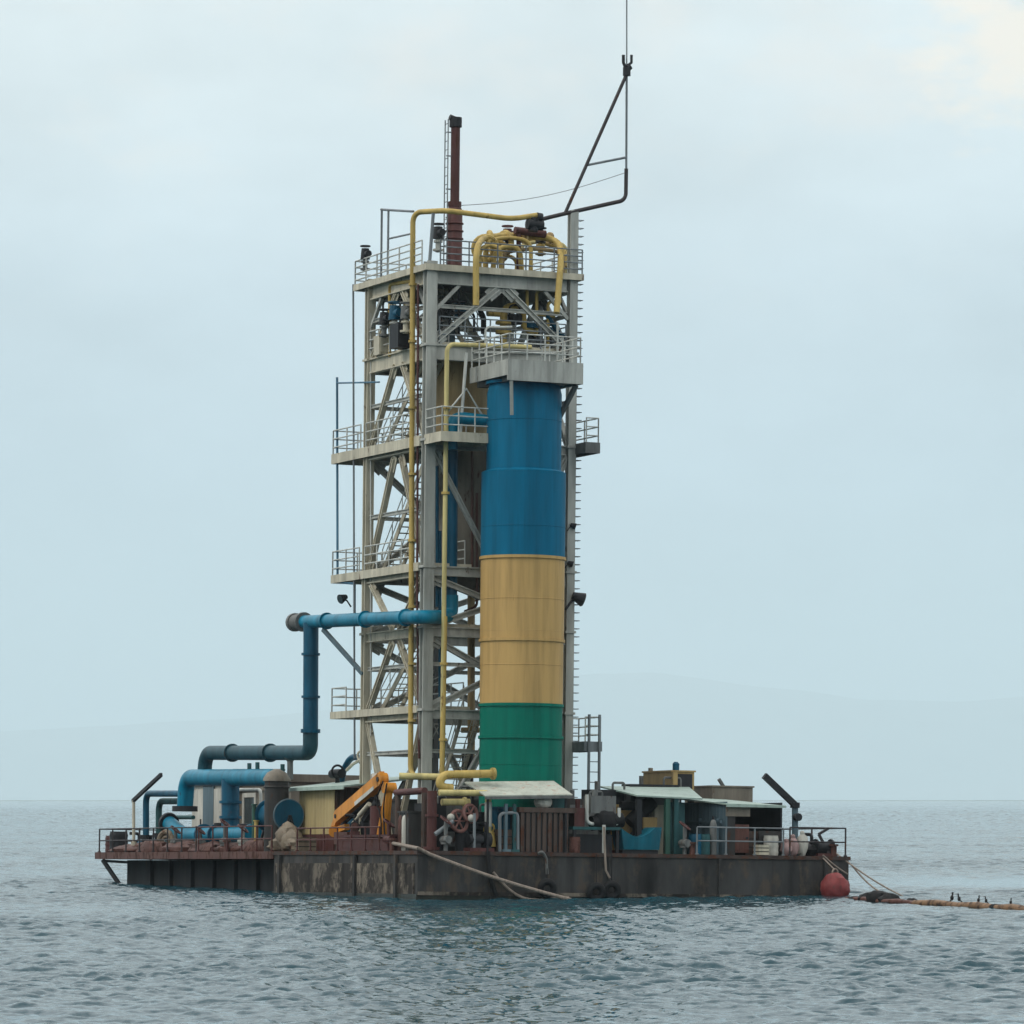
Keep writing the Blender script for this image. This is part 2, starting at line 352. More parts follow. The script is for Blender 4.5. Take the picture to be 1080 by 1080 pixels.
wm = bpy.data.materials.new('lake_water'); wm.use_nodes = True; nt = wm.node_tree; L = nt.links; b = nt.nodes['Principled BSDF']
b.inputs['Base Color'].default_value = (.012, .047, .062, 1); b.inputs['Roughness'].default_value = .07; b.inputs['IOR'].default_value = 1.225
tc = nd(nt, 'ShaderNodeTexCoord'); geo = nd(nt, 'ShaderNodeNewGeometry')
acc = geo.outputs['Normal']                  # small ripples as tilted facets at two sizes
for scl, det, amt, off in ((1.1, 3, .40, 0), (6., 3, .46, 5)):
    mpp = nd(nt, 'ShaderNodeMapping'); mpp.inputs['Location'].default_value = (off, off * 2, 0); L.new(tc.outputs['Object'], mpp.inputs[0])
    nn = nd(nt, 'ShaderNodeTexNoise'); nn.inputs['Scale'].default_value = scl; nn.inputs['Detail'].default_value = det; nn.inputs['Roughness'].default_value = .55; L.new(mpp.outputs[0], nn.inputs['Vector'])
    sb = nd(nt, 'ShaderNodeVectorMath', operation='SUBTRACT'); sb.inputs[1].default_value = (.5, .5, .5); L.new(nn.outputs['Color'], sb.inputs[0])
    ml = nd(nt, 'ShaderNodeVectorMath', operation='MULTIPLY_ADD'); ml.inputs[1].default_value = (amt, amt, 0); L.new(sb.outputs[0], ml.inputs[0]); L.new(acc, ml.inputs[2]); acc = ml.outputs[0]
cc = CAM + FWD * 222 + RGT * 26; ms = nd(nt, 'ShaderNodeMapping', vector_type='TEXTURE'); ms.inputs['Location'].default_value = (cc.x, cc.y, 0); ms.inputs['Rotation'].default_value = (0, 0, -YAW); ms.inputs['Scale'].default_value = (20, 40, 1)
L.new(tc.outputs['Object'], ms.inputs[0]); gr = nd(nt, 'ShaderNodeTexGradient', gradient_type='QUADRATIC_SPHERE'); L.new(ms.outputs[0], gr.inputs[0])
gm = nd(nt, 'ShaderNodeMix', data_type='VECTOR'); L.new(gr.outputs['Fac'], gm.inputs[0]); L.new(acc, gm.inputs[4]); gm.inputs[5].default_value = (0, 0, 1); acc = gm.outputs[1]
nm = nd(nt, 'ShaderNodeVectorMath', operation='NORMALIZE'); L.new(acc, nm.inputs[0]); L.new(nm.outputs[0], b.inputs['Normal'])
me.materials.append(wm); wo = bpy.data.objects.new('water', me); COL.objects.link(wo); wo['kind'] = 'structure'

# ------------------------------------------------------------------ far shore: a low mountain ridge about ten kilometres off
def ridge_h(px):
    xs = [-1400, -500, 0, 250, 500, 620, 690, 760, 840, 910, 1000, 1080, 1300, 1700, 2500]
    ys = [820, 800, 772, 758, 733, 712, 707, 716, 725, 737, 741, 735, 752, 790, 825]
    return float(np.interp(px, xs, ys))
hv = []; hf = []; NX, NY = 220, 26; D0 = 40000.
for a in range(NX):
    px = -1400 + 3900 * a / (NX - 1); top = (843 - ridge_h(px)) / F * 42500 + 4
    for c in range(NY):
        t = c / (NY - 1); dep = D0 + 5000 * t
        p = W(px, 843, dep); prof = math.sin(math.pi * min(1, t)) ** .9
        n = mnoise.fractal(Vector((p.x * .0005, p.y * .0005, 3.)), 1., 2., 5)
        h = top * prof * (1 + .16 * n * (1 - prof * .75)) - 12 * (1 - prof)
        hv.append((p.x, p.y, h))
for a in range(NX - 1):
    for c in range(NY - 1): hf.append((a * NY + c, (a + 1) * NY + c, (a + 1) * NY + c + 1, a * NY + c + 1))
me = bpy.data.meshes.new('hills'); me.from_pydata(hv, [], hf); me.update(); me.polygons.foreach_set('use_smooth', [True] * len(me.polygons))
me.materials.append(paint('forested_slope', (.12, .13, .09), rust=0, var=.4, scale=.002, streak=1, bump=0, rough=.9))
ho = bpy.data.objects.new('hills', me); COL.objects.link(ho); ho['kind'] = 'structure'

# ------------------------------------------------------------------ the hazy air over the lake
hz = bpy.data.meshes.new('haze'); s_ = MB(); s_.box((0, 0, 649), (110000, 110000, 1300)); hz.from_pydata([tuple(p) for p in s_.v], [], s_.f); hz.update()
hm = bpy.data.materials.new('hazy_air'); hm.use_nodes = True; nt = hm.node_tree
for n in list(nt.nodes):
    if n.type != 'OUTPUT_MATERIAL': nt.nodes.remove(n)
out = nt.nodes[0]; vol = nd(nt, 'ShaderNodeVolumePrincipled'); vol.inputs['Density'].default_value = HAZE; vol.inputs['Color'].default_value = (.685, .797, .838, 1); vol.inputs['Anisotropy'].default_value = 0.
nt.links.new(vol.outputs[0], out.inputs['Volume'])
hz.materials.append(hm); hzo = bpy.data.objects.new('haze', hz); COL.objects.link(hzo); hzo['kind'] = 'stuff'; hzo['label'] = 'pale haze over the lake'
# ================================================================== THE BARGE
U1, VM, VE = 19.05, 15.6, P(134, 925, u=.9).y               # width, length of the near pontoon, end of the hull
VD = P(100, 903, u=-.06).y
barge = thing('barge', 'dark weathered steel work barge carrying the tall gas tower', 'barge', (9, 17, 0))
h = MB(); h.bb((0, 0, -1.2), (U1, VM, DK - .16)); h.build('pontoon', 'hull', barge)
h = MB(); h.bb((.9, VM + .003, -1.2), (U1 - .9, VE, DK - .36)); h.build('rear_pontoon', 'hulld', barge)  # the overhang's shade is painted into this dark colour
h = MB(); h.bb((-.06, -.06, DK - .157), (U1 + .06, VM, DK)); h.build('deck', 'deck', barge)
h = MB(); h.bb((-.06, VM + .003, DK - .32), (U1 + .06, VD, DK - .004)); h.build('overhanging_deck', 'rust', barge)
h = MB(); h.bb((-.05, .3, -1), (-.003, VM - .2, DK - .5)); h.build('side_plating', 'hullp', barge)
for k, u in enumerate((3.05, 8.2, 13.1, 17.9)):
    m = MB(); m.bb((u, -.09, -1), (u + .14, -.003, DK - .17)); m.build('rib', 'hull', barge)
for v in (1.9, 6.2, 14.6):
    m = MB(); m.bb((-.16, v, -1), (-.053, v + .22, DK - .17)); m.build('rib', 'hull', barge)
for v in (17, 19.6, 22.3, 25., 27.8, 30.6, 33.2):
    m = MB(); m.bb((.72, v, -1), (.897, v + .16, DK - .365)); m.build('rib', 'hulld', barge)
m = MB(); m.bb((.0, -.13, .26), (U1, -.003, .40)); m.build('rub_rail', 'hullp', barge)
m = MB(); m.beam((.1, VD - .7, DK - .36), (.9, VE + .1, .05), .16); m.beam((.1, VD - .7, DK - .4), (.95, VE + .1, DK - .46), .12); m.build('strut', 'dark', barge)
m = MB(); m.beam((3.4, VD - .7, DK - .36), (3.4, VE - .1, .05), .16); m.build('strut', 'dark', barge)
for u, v in ((.25, 3.2), (.25, 22), (12.1, .3), (18.6, .45)):
    m = MB(); m.cyl((u, v, DK), (u, v, DK + .42), .12); m.cyl((u, v, DK + .42), (u, v, DK + .5), .19); m.build('bollard', 'rust', barge)

m = MB(); m.bb((-.075, -.075, -1.1), (U1 + .012, -.0625, .24)); m.build('waterline_band', 'weed', barge)
m = MB(); m.bb((-.075, -.06, -1.1), (-.0535, VM, .3)); m.build('waterline_band', 'weed', barge)
m = MB(); m.bb((.885, VM + .01, -1.1), (.8985, VE, .28)); m.build('waterline_band', 'weed', barge)
# ================================================================== THE TOWER
TV = 6.0; TU = P(451, 560, v=TV).x; TU2 = P(601.5, 500, v=TV).x; TV2 = P(388, 560, u=TU).y     # column lines
def zf(py, u=TU, v=TV): return P(450, py, v=v).z if u is None else (lambda p: p.z)(P(UPX(u, v), py, v=v))
def UPX(u, v, z=10):
    q = TILT @ Vector((u, v, z)) - CAM; return 540 + F * q.dot(RGT) / q.dot(FWD)
LV = {'T': 25.05, 'D': 22.0, 'C': 18.05, 'B': 12.75, 'M': 11.0, 'A': 7.4}
LV = {'T': P(450, 283, v=TV).z, 'D': P(450, 363, v=TV).z, 'C': P(450, 463, v=TV).z, 'B': P(450, 597, v=TV).z, 'M': P(450, 661, v=TV).z, 'A': P(450, 748, v=TV).z}
tower = thing('steel_tower', 'tall pale grey braced steel tower with platforms and stairs behind the striped column', 'tower', ((TU + TU2) / 2, (TV + TV2) / 2, DK))
corners = {'fl': (TU, TV), 'bl': (TU, TV2), 'fr': (TU2, TV), 'br': (TU2, TV2)}
for kk, (u, v) in corners.items():
    top = LV['T'] + .3; w = .44 if kk == 'fl' else .36
    if kk == 'fr': top = P(601, 222, v=TV).z; w = .34
    m = MB(); m.ibeam((u, v, DK), (u, v, top), w, w, .06); m.beam((u, v, DK), (u, v, top), w * .55)
    for l in LV.values(): m.box((u, v, l - .02), (w + .12, w + .12, .1))
    m.build('column', 'cream' if kk == 'bl' else 'grey', tower)  # back left column warmed in colour for the sun on that face
m = MB()                                     # climbing rungs on the tall right column
z = DK + 1
while z < P(601, 228, v=TV).z:
    m.tube([(TU2 + .15, TV - .14, z), (TU2 + .42, TV - .14, z), (TU2 + .42, TV + .14, z), (TU2 + .15, TV + .14, z)], .018, seg=5); z += .33
m.cyl((TU2 + .16, TV - .14, DK + .8), (TU2 + .16, TV - .14, z), .03, seg=6); m.build('rungs', 'railgrey', tower)
def face_pts(a, b): return Vector((*corners[a], 0)), Vector((*corners[b], 0))
for l, z in LV.items():
    hh = .62 if l in 'TD' else .40
    for a, b in (('fl', 'bl'), ('fl', 'fr'), ('fr', 'br'), ('bl', 'br')):
        if l == 'C' and (a, b) == ('fl', 'fr'): pass
        p, q = face_pts(a, b); d = (q - p).normalized() * .26
        m = MB(); m.ibeam(p + d + UP * (z - hh / 2 + .02), q - d + UP * (z - hh / 2 + .02), .26, hh, .05); m.build('beam', 'cream' if (a, b) == ('fl', 'bl') else 'grey', tower)  # left face beams get a lighter, warmer colour as if sunlit
def brace(p, q, w=.22, mat='grey'):
    m = MB(); m.ibeam(p, q, w, w, .05); p = Vector(p); q = Vector(q); dn = (q - p).normalized()
    for e, sg in ((p, 1), (q, -1)): m.beam(e - dn * .12 * sg, e + dn * .55 * sg, .03, w + .28)
    m.build('brace', mat, tower)
def on(a, b, t, z):
    p, q = face_pts(a, b); r = p.lerp(q, t); return Vector((r.x, r.y, z))
for fa in (('fl', 'bl'), ('fr', 'br')):       # left and right faces: chevrons
    mt = 'cream' if fa[0] == 'fl' else 'grey'  # sunlight on the left face is put into its braces' colour
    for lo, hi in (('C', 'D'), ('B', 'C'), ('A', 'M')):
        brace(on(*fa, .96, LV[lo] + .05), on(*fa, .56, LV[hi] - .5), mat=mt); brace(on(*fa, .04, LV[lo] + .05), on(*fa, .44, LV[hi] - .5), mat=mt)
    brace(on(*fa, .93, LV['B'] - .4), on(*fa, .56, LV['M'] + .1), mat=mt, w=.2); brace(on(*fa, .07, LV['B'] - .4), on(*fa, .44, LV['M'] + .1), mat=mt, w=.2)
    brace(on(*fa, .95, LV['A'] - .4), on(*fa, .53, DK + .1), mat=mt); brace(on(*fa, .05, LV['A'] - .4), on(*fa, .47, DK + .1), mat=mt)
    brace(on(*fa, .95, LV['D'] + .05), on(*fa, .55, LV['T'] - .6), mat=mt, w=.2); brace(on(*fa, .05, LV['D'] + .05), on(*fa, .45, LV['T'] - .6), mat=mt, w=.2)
for fa in (('fl', 'fr'), ('bl', 'br')):       # front and back faces: crosses and a chevron under the top
    mid = on(*fa, .5, LV['T'] - .62)
    brace(on(*fa, .03, LV['D'] + .1), on(*fa, .47, LV['T'] - .62), w=.22); brace(on(*fa, .97, LV['D'] + .1), on(*fa, .53, LV['T'] - .62), w=.22)
    for lo, hi in (('A', 'M'), ('B', 'C'), ('M', 'B')):
        if lo == 'B' and fa[0] == 'fl': 
            brace(on(*fa, .46, LV['B'] + .1), on(*fa, .04, LV['C'] - .5), w=.18); brace(on(*fa, .54, LV['B'] + .1), on(*fa, .96, LV['C'] - .5), w=.18); continue
        brace(on(*fa, .04, LV[lo] + .05), on(*fa, .96, LV[hi] - .42), w=.24); brace(on(*fa, .04, LV[hi] - .42) + Vector((0, .14, 0)), on(*fa, .96, LV[lo] + .05) + Vector((0, .14, 0)), w=.24)
    brace(on(*fa, .04, DK + .1), on(*fa, .5, LV['A'] - .42), w=.24); brace(on(*fa, .96, DK + .1), on(*fa, .5, LV['A'] - .42), w=.24)

for y in (322, 415, 535, 700, 792):             # secondary steel between the levels
    z = P(451, y, v=TV).z
    for fa in (('fl', 'bl'), ('fr', 'br'), ('bl', 'br')) + ((('fl', 'fr'),) if y in (322, 700, 792) else ()):
        p, q = on(*fa, .04, z), on(*fa, .96, z); m = MB(); m.ibeam(p, q, .12, .16, .03); m.build('secondary_beam', 'grey', tower)
for fa, t in ((('bl', 'br'), .5), (('fr', 'br'), .5)):
    p = on(*fa, t, DK); m = MB(); m.ibeam(p, on(*fa, t, LV['T'] - .6), .22, .22, .04); m.build('middle_post', 'greyd', tower)
for y in (300, 322, 345): 
    z = P(451, y, v=TV).z
for fa in (('fl', 'fr'), ('fl', 'bl'), ('fr', 'br')):
    for t0, t1 in ((.03, .2), (.97, .8)):
        m = MB(); m.beam(on(*fa, t0, LV['T'] - 1.7), on(*fa, t1, LV['T'] - .6), .14); m.build('knee_brace', 'grey', tower)
def platform(z, u0, u1, v0, v1, rails, fascia=.16, mat='grate', edge='cream', step=1.25, n=3, grey=()):
    m = MB(); m.bb((u0, v0, z - .05), (u1, v1, z)); pf = m.build('platform', mat, tower)
    m = MB(); t = .06
    m.bb((u0 - t, v0 - t, z - fascia), (u0 - .002, v1 + t, z + .1)); m.bb((u1 + .002, v0 - t, z - fascia), (u1 + t, v1 + t, z + .1))
    m.bb((u0, v0 - t, z - fascia), (u1, v0 - .002, z + .1)); m.bb((u0, v1 + .002, z - fascia), (u1, v1 + t, z + .1)); m.build('kick_plate', edge, pf)
    for r in rails: m = MB(); railing(m, [Vector((*p, z + .02)) for p in r], step=step, n=n); m.build('railing', 'railgrey' if r in grey else 'rail', pf)
    return pf
zT, zD, zC, zB, zM, zA = (LV[k] + .06 for k in 'TDCBMA')
a, b, c, d = TU - .3, TU2 + .3, TV - .3, TV2 + 1.0
platform(zT, a, b, c, d, [[(a, c + .5), (a, d)], [(a, d), (b, d)], [(b, d), (b, c + .6)], [(b, c), (a + .6, c)]], n=4, grey=([(b, c), (a + .6, c)],))
platform(zD, TU + .2, TU2 - .2, TV + .2, TV2 + .3, [[(TU - .1, TV + .5), (TU - .1, TV2)], [(TU, TV2 + .3), (TU2, TV2 + .3)], [(TU2 + .1, TV2), (TU2 + .1, TV + .5)], [(TU + .4, TV - .05), (TU2 - .3, TV - .05)]], grey=([(TU + .4, TV - .05), (TU2 - .3, TV - .05)],))
platform(zC, TU - .25, TU + 2.0, TV + .3, TV2 + 3.4, [[(TU - .25, TV2 + .3), (TU - .25, TV2 + 3.4)], [(TU - .25, TV2 + 3.4), (TU + 2, TV2 + 3.4)], [(TU - .25, TV + .8), (TU - .25, TV2 - .3)], [(TU + 2, TV2 + 3.4), (TU + 2, TV + .8)]], fascia=.32)
platform(zC, TU - .2, 4.75, 4.15, TV - .2, [[(TU - .2, TV - .2), (TU - .2, 4.15)], [(TU - .2, 4.15), (4.75, 4.15)]], fascia=.3, step=.8)
ue = P(631, 465, v=4.9).x
platform(zC - .05, TU2 + .2, ue, 4.9, 7.6, [[(TU2 + .2, 4.9), (ue, 4.9)], [(ue, 4.9), (ue, 7.6)], [(ue, 7.6), (TU2 + .2, 7.6)]], fascia=.34, edge='greyd')
platform(zB, TU - .25, TU + 2.0, TV + .3, TV2 + 3.3, [[(TU - .25, TV2 + .3), (TU - .25, TV2 + 3.3)], [(TU - .25, TV2 + 3.3), (TU + 2, TV2 + 3.3)], [(TU - .25, TV + .8), (TU - .25, TV2 - .3)], [(TU + 2, TV2 + 3.3), (TU + 2, TV + .8)]], fascia=.24)
platform(zM, TU + .2, TU2 - .2, TV + .2, TV + 3.4, [], fascia=.1)
platform(zA, TU - .25, TU + 2.0, TV + .3, TV2 + 3.2, [[(TU - .25, TV2 + 1.6), (TU - .25, TV2 + 3.2)], [(TU - .25, TV2 + 3.2), (TU + 2, TV2 + 3.2)], [(TU + 2, TV2 + 3.2), (TU + 2, TV + .8)]], fascia=.2)
zS = P(615, 785, v=5.4).z
us = P(633, 790, v=4.7).x
platform(zS, TU2 + .2, us, 4.7, 6.8, [[(TU2 + .2, 4.7), (us, 4.7)], [(us, 4.7), (us, 6.8)], [(us, 6.8), (TU2 + .2, 6.8)]], fascia=.3, edge='railgrey')
m = MB()                                      # access ladder of the low side platform
ul0, ul1 = P(621, 800, v=4.55).x, P(632, 800, v=4.55).x
for u in (ul0, ul1): m.beam((u, 4.55, DK), (u, 4.55, zS + 1.2), .09)
z = DK + .4
while z < zS: m.tube([(ul0, 4.55, z), (ul1, 4.55, z)], .022, seg=6); z += .42
m.build('ladder', 'railgrey', tower)
def stairs(u, v0, z0, v1, z1, w=.8):
    s = MB(); n = int((z1 - z0) / .24)
    for uu in (u, u + w): s.beam((uu, v0, z0), (uu, v1, z1), .05, .26)
    for i in range(n): t = (i + .5) / n; s.box((u + w / 2, v0 + (v1 - v0) * t, z0 + (z1 - z0) * t), (w - .06, .26, .035))
    st = s.build('staircase', 'cream', tower); r = MB()
    for uu in (u, u + w):
        for hh in (.5, 1.0): r.tube([(uu, v0, z0 + hh), (uu, v1, z1 + hh)], .024, seg=6)
        for i in range(6): t = i / 5; q = Vector((uu, v0 + (v1 - v0) * t, z0 + (z1 - z0) * t)); r.cyl(q, q + UP, .024, seg=6)
    r.build('handrail', 'rail', st)
stairs(TU + .55, TV2 - .3, zA, TV + 1.2, zM + .2); stairs(TU + .55, TV2 - .3, zB, TV + .9, zC); stairs(TU + .55, TV2 - .3, zC, TV + 1.2, zD); stairs(TU + 2.2, TV2 - 1.0, DK, TV + 1.2, zA); stairs(TU + 2.2, TV + 1.2, zD, TV2 - .8, zT)
m = MB()                                      # frame of thin posts above the front left of the top platform
for px in (402, 409): q = P(px, 283, u=TU - .3); m.cyl((q.x, q.y, zT), (q.x, q.y, P(px, 221, u=TU - .3).z), .05, seg=8)
m.tube([P(402, 221, u=TU - .3), P(436, 223, u=TU - .3)], .05, seg=8); m.tube([P(409, 252, u=TU - .3), P(436, 246, u=TU - .3)], .04, seg=8)
m.build('post_frame', 'railgrey', tower)
m = MB(); m.cyl((TU - .1, TV - .1, zT), P(457, 225, v=TV - .1), .075, seg=8); m.build('corner_post', 'railgrey', tower)
m = MB(); q = Vector((TU + 1, TV - .9, zC)); m.cyl(q - UP * 0, P(492, 372, v=q.y), .07, seg=8); t = P(492, 410, v=q.y)
m.tube([P(470, 437, v=q.y), t, P(508, 437, v=q.y)], .045, seg=6); m.build('hanger_frame', 'rail', tower)

# ================================================================== STRIPED COLUMN
cv = 3.9; cu = P(551, 620, v=cv).x
silo = thing('striped_column', 'thick round column banded blue, yellow and green in front of the tower', 'column', (cu, cv, DK))
def sz(py): return P(550, py, v=cv - 1.6).z
bands = [(852, 775, 1.67, 'flaggreen'), (775, 741, 1.67, 'flaggreen'), (741, 672, 1.685, 'flagyellow'), (672, 584.5, 1.70, 'flagyellow'), (584.5, 496, 1.71, 'flagblue'), (496, 398, 1.515, 'flagblue')]
for i, (y0, y1, r, mt) in enumerate(bands):
    z0, z1 = (DK if i == 0 else sz(y0)), sz(y1)
    if i == 5: m = MB(); m.lathe((cu, cv, 0), [(1.71, z0 + .003), (1.71, z0 + .05), (r, z0 + .14), (r, z1 - .5), (r - .12, z1)], seg=64)
    else: m = MB(); m.lathe((cu, cv, 0), [(r, z0 + .003), (r, z1)], seg=64)
    sct = m.build('shell_band', mt, silo)
    if i not in (4,):
        m = MB(); m.lathe((cu, cv, 0), [(r - .1, z1 - .12), (r + .06, z1 - .12), (r + .06, z1 - .002), (r - .1, z1 - .002)], seg=64); m.build('seam_ring', mt, sct)
for y, r, mt in ((553, 1.71, 'flagblue'), (664, 1.69, 'flagyellow'), (700, 1.685, 'flagyellow'), (440, 1.515, 'flagblue'), (630, 1.70, 'flagyellow'), (806, 1.67, 'flaggreen')):
    m = MB(); m.torus((cu, cv, sz(y)), (0, 0, 1), r, .016, seg=64, sg=6); m.build('weld_bead', mt, silo)
# head platform carried by the column
pv0 = 1.95; pu0 = P(537, 391, v=pv0).x; pu1 = P(612, 391, v=pv0).x; pv1 = min(5.7, P(497, 396, u=pu0).y)
zb, zt_ = P(537, 401, v=pv0).z, P(537, 380, v=pv0).z
m = MB(); m.bb((pu0, pv0, zt_ - .1), (pu1, pv1, zt_)); m.bb((pu0 + .2, pv0 + .2, zb + .05), (pu1 - .2, pv1 - .1, zt_ - .103)); hp = m.build('head_platform', 'greyd', silo)
m = MB(); t = .09
m.bb((pu0 - t, pv0 - t, zb), (pu1 + t, pv0 - .003, zt_ + .05)); m.bb((pu0 - t, pv0, zb + .22), (pu0 - .003, pv1, zt_ + .05)); m.bb((pu1 + .003, pv0, zb), (pu1 + t, pv1, zt_ + .05)); m.build('fascia', 'grey', hp)
m = MB(); railing(m, [(pu0, pv1, zt_), (pu0, pv0, zt_), (pu1, pv0, zt_), (pu1, pv1, zt_)], step=.75); m.build('railing', 'rail', hp)
m = MB(); m.beam((pu0 + .1, pv0, zb), (pu0 + .25, pv0 + .25, zb - 1.35), .13); m.build('bracket', 'grey', silo)
m = MB(); m.beam((pu1 - .02, pv0 + .35, zb), (cu + 1.3, cv - .6, zb - 1.2), .16); m.build('bracket', 'greyd', silo)
m = MB(); m.beam((pu1 - .02, pv1 - .6, zb), (cu + 1.3, cv + .6, zb - 1.2), .16); m.build('bracket', 'greyd', silo)

# ================================================================== VESSELS INSIDE THE TOWER
zi0, zi1 = P(490, 612, v=9).z, P(490, 474, v=9).z
m = MB(); m.lathe((6.1, 8.9, 0), [(.5, zi0 - .5), (1.2, zi0 - .1), (1.62, zi0 + .4), (1.62, zi1 - .2), (1.3, zi1)], seg=40); v_ = m.build('separator_vessel', 'tanv'); tag(v_, 'grimy grey tan vessel inside the tower left of the blue band', 'vessel')
o_ = v_; 
z2, z3 = P(480, 452, v=8).z, P(480, 368, v=8).z
m = MB(); m.lathe((5.3, 8.6, 0), [(1.0, z2 - .4), (1.15, z2), (1.15, z3 - .3), (.6, z3)], seg=36); one(m, 'brown_tank', 'brownv', 'tan upright tank inside the tower above the blue riser', 'tank')

# ================================================================== FLARE STACK
fv = 9.0; fx = P(480, 180, v=fv).x
st = thing('flare_stack', 'slim rust red chimney with black cap rising above the tower top', 'chimney', (fx, fv, zT))
def fz(py): return P(480, py, v=fv).z
m = MB(); m.lathe((fx, fv, 0), [(.46, zT), (.46, zT + .25), (.33, zT + .5), (.33, fz(222)), (.2, fz(216))], seg=24)
for y in (252, 244, 236): m.torus((fx, fv, fz(y)), (0, 0, 1),   .345, .04)
m.build('base_pipe', 'redbrown', st)
m = MB(); m.cyl((fx, fv, fz(216)), (fx, fv, fz(134)), .19, seg=20); m.cyl((fx, fv, fz(218)), (fx, fv, fz(213)), .28, seg=20); m.build('upper_pipe', 'redbrown', st)
m = MB(); m.cyl((fx, fv, fz(134)), (fx, fv, fz(124)), .26, seg=20); m.cyl((fx, fv, fz(126)), (fx - .27, fv, fz(124)), .12); m.build('burner_cap', 'dark', st)
m = MB(); lx = fx - .40
for dv in (-.16, .16): m.cyl((lx, fv + dv, zT), (lx, fv + dv, fz(127)), .028, seg=6)
z = zT + .3
while z < fz(128): m.cyl((lx, fv - .16, z), (lx, fv + .16, z), .018, seg=5); z += .36
for y in (140, 165, 200, 230): m.cyl((lx, fv, fz(y)), (fx, fv, fz(y)), .03, seg=6)
m.build('ladder', 'railgrey', st)

# ================================================================== MAST BOOM WITH ANTENNA
bv = TV - .1
an = thing('antenna_boom', 'thin triangular pipe boom with a whip antenna reaching off the tower top', 'antenna', P(601, 224, v=bv))
def B_(px, py): return P(px, py, v=bv)
m = MB(); m.tube([B_(566, 233), B_(576, 230), B_(597, 225), B_(660, 211), B_(660.5, 178)], .085, seg=8, bend=.3); m.build('boom_pipe', 'raild', an)
m = MB(); m.tube([B_(596, 225), B_(661, 78)], .075, seg=8); m.build('stay_pipe', 'raild', an)
m = MB(); m.tube([B_(660.5, 180), B_(661, 78)], .05, seg=8); m.build('upright', 'railgrey', an)
m = MB(); m.tube([B_(620, 174), B_(660.5, 166)], .05, seg=8); m.build('cross_bar', 'railgrey', an)
m = MB(); m.tube([B_(661, 78), B_(661, -18)], .032, seg=6); m.build('whip', 'railgrey', an)
m = MB(); m.cyl(B_(661, 80), B_(661, 71), .16, seg=12); m.tube([B_(661, 74), B_(657.5, 66), B_(657.5, 58)], .07, seg=8); m.tube([B_(661, 70), B_(666, 66), B_(666, 58)], .06, seg=8); m.cyl(B_(662, 72), B_(664, 70), .15); m.build('bracket', 'dark', an)
g0 = B_(660, 182); m = MB()
pts = [Vector((fx, fv, fz(217))).lerp(g0, t / 12) - UP * (.9 * math.sin(math.pi * t / 12) * .35) for t in range(13)]
one(m.tube(pts, .014, seg=5), 'guy_wire', 'railgrey', 'hair thin wire from the red chimney to the antenna boom', 'wire')

# ================================================================== YELLOW GAS PIPES
y1 = thing('yellow_gas_pipe', 'yellow pipe running up the left face and across above the tower top', 'pipe', P(435, 815, u=2.45))
m = MB(); up_ = 2.45; pv_ = VV(435, up_)
a0, a1 = P(433, 818, u=up_), P(435.5, 224, u=up_)
m.tube([P(462, 819, u=up_ + .2), a0, a1, P(470, 222, v=5.55), P(540, 231, v=5.5), P(566, 227, v=5.5)], .11, seg=12, bend=.45); m.build('pipe_run', 'yellow', y1)
for y in (760, 700, 640, 570, 500, 430, 360, 300): 
    q = P(434.3 + (815 - y) * .0017, y, u=up_); m = MB(); flange(m, q, UP, .17, .05); m.build('flange', 'yellow', y1)
m = MB(); m.cyl(P(562, 244, v=5.5), P(564, 230, v=5.5), .2); m.cyl(P(556, 236, v=5.5), P(572, 238, v=5.5), .22); m.cyl(P(566, 229, v=5.5), P(571, 230, v=5.5), .2); m.build('valve', 'dark', y1)
y2 = thing('yellow_riser_pipe', 'second yellow pipe standing just right of the front column, bent over above the platform', 'pipe', P(468, 820, v=5.0))
m = MB(); m.tube([P(466, 826, v=5.0), P(471.5, 363, v=5.0), P(560, 366, v=5.3)], .095, seg=12, bend=.35); m.build('pipe_run', 'yellowp', y2)
for y in (780, 700, 520, 430): q = P(467 + (826 - y) * .0095, y, v=5.0); m = MB(); flange(m, q, UP, .17, .05); m.build('flange', 'yellow', y2)
m = MB(); m.tube([P(466, 826, v=5.0), P(469, 650, v=5.0)], .11, seg=12); m.build('lower_sleeve', 'yellow', y2)
y3 = thing('yellow_loop_pipes', 'cluster of curved yellow pipes looping round the right half of the tower top', 'pipes', Vector((7, 7, zT)))
m = MB(); m.tube([P(502, 322, v=5.0), P(502, 262, v=5.0), P(510, 250, v=6.6), P(545, 248, v=7.2), P(590, 252, v=6.6), P(592, 272, v=5.55), P(587, 330, v=5.0)], .13, seg=12, bend=.7); m.build('loop_pipe', 'yellow', y3)
m = MB(); m.tube([P(512, 300, v=7.4), P(512, 258, v=7.4), P(526, 246, v=8), P(560, 252, v=8.4), P(596, 262, v=7.6), P(596, 282, v=7.2)], .12, seg=12, bend=.6); m.build('loop_pipe', 'yellow', y3)
m = MB(); m.tube([P(520, 285, v=6.4), P(522, 262, v=6.4), P(548, 258, v=6.2), P(550, 285, v=6.2)], .11, seg=12, bend=.5); m.build('loop_pipe', 'yellow', y3)
m = MB(); m.torus(P(518, 256, v=6.9), (1, -.3, .2), .42, .12); m.torus(P(533, 256, v=7.2), (1, .2, .1), .42, .12); m.build('coil_bend', 'yellow', y3)
m = MB(); m.tube([P(547, 285, v=6.7), P(547, 240, v=6.7)], .1); m.cyl(P(543, 243, v=6.7), P(575, 247, v=6.7), .16); m.build('header_pipe', 'redbrown', y3)
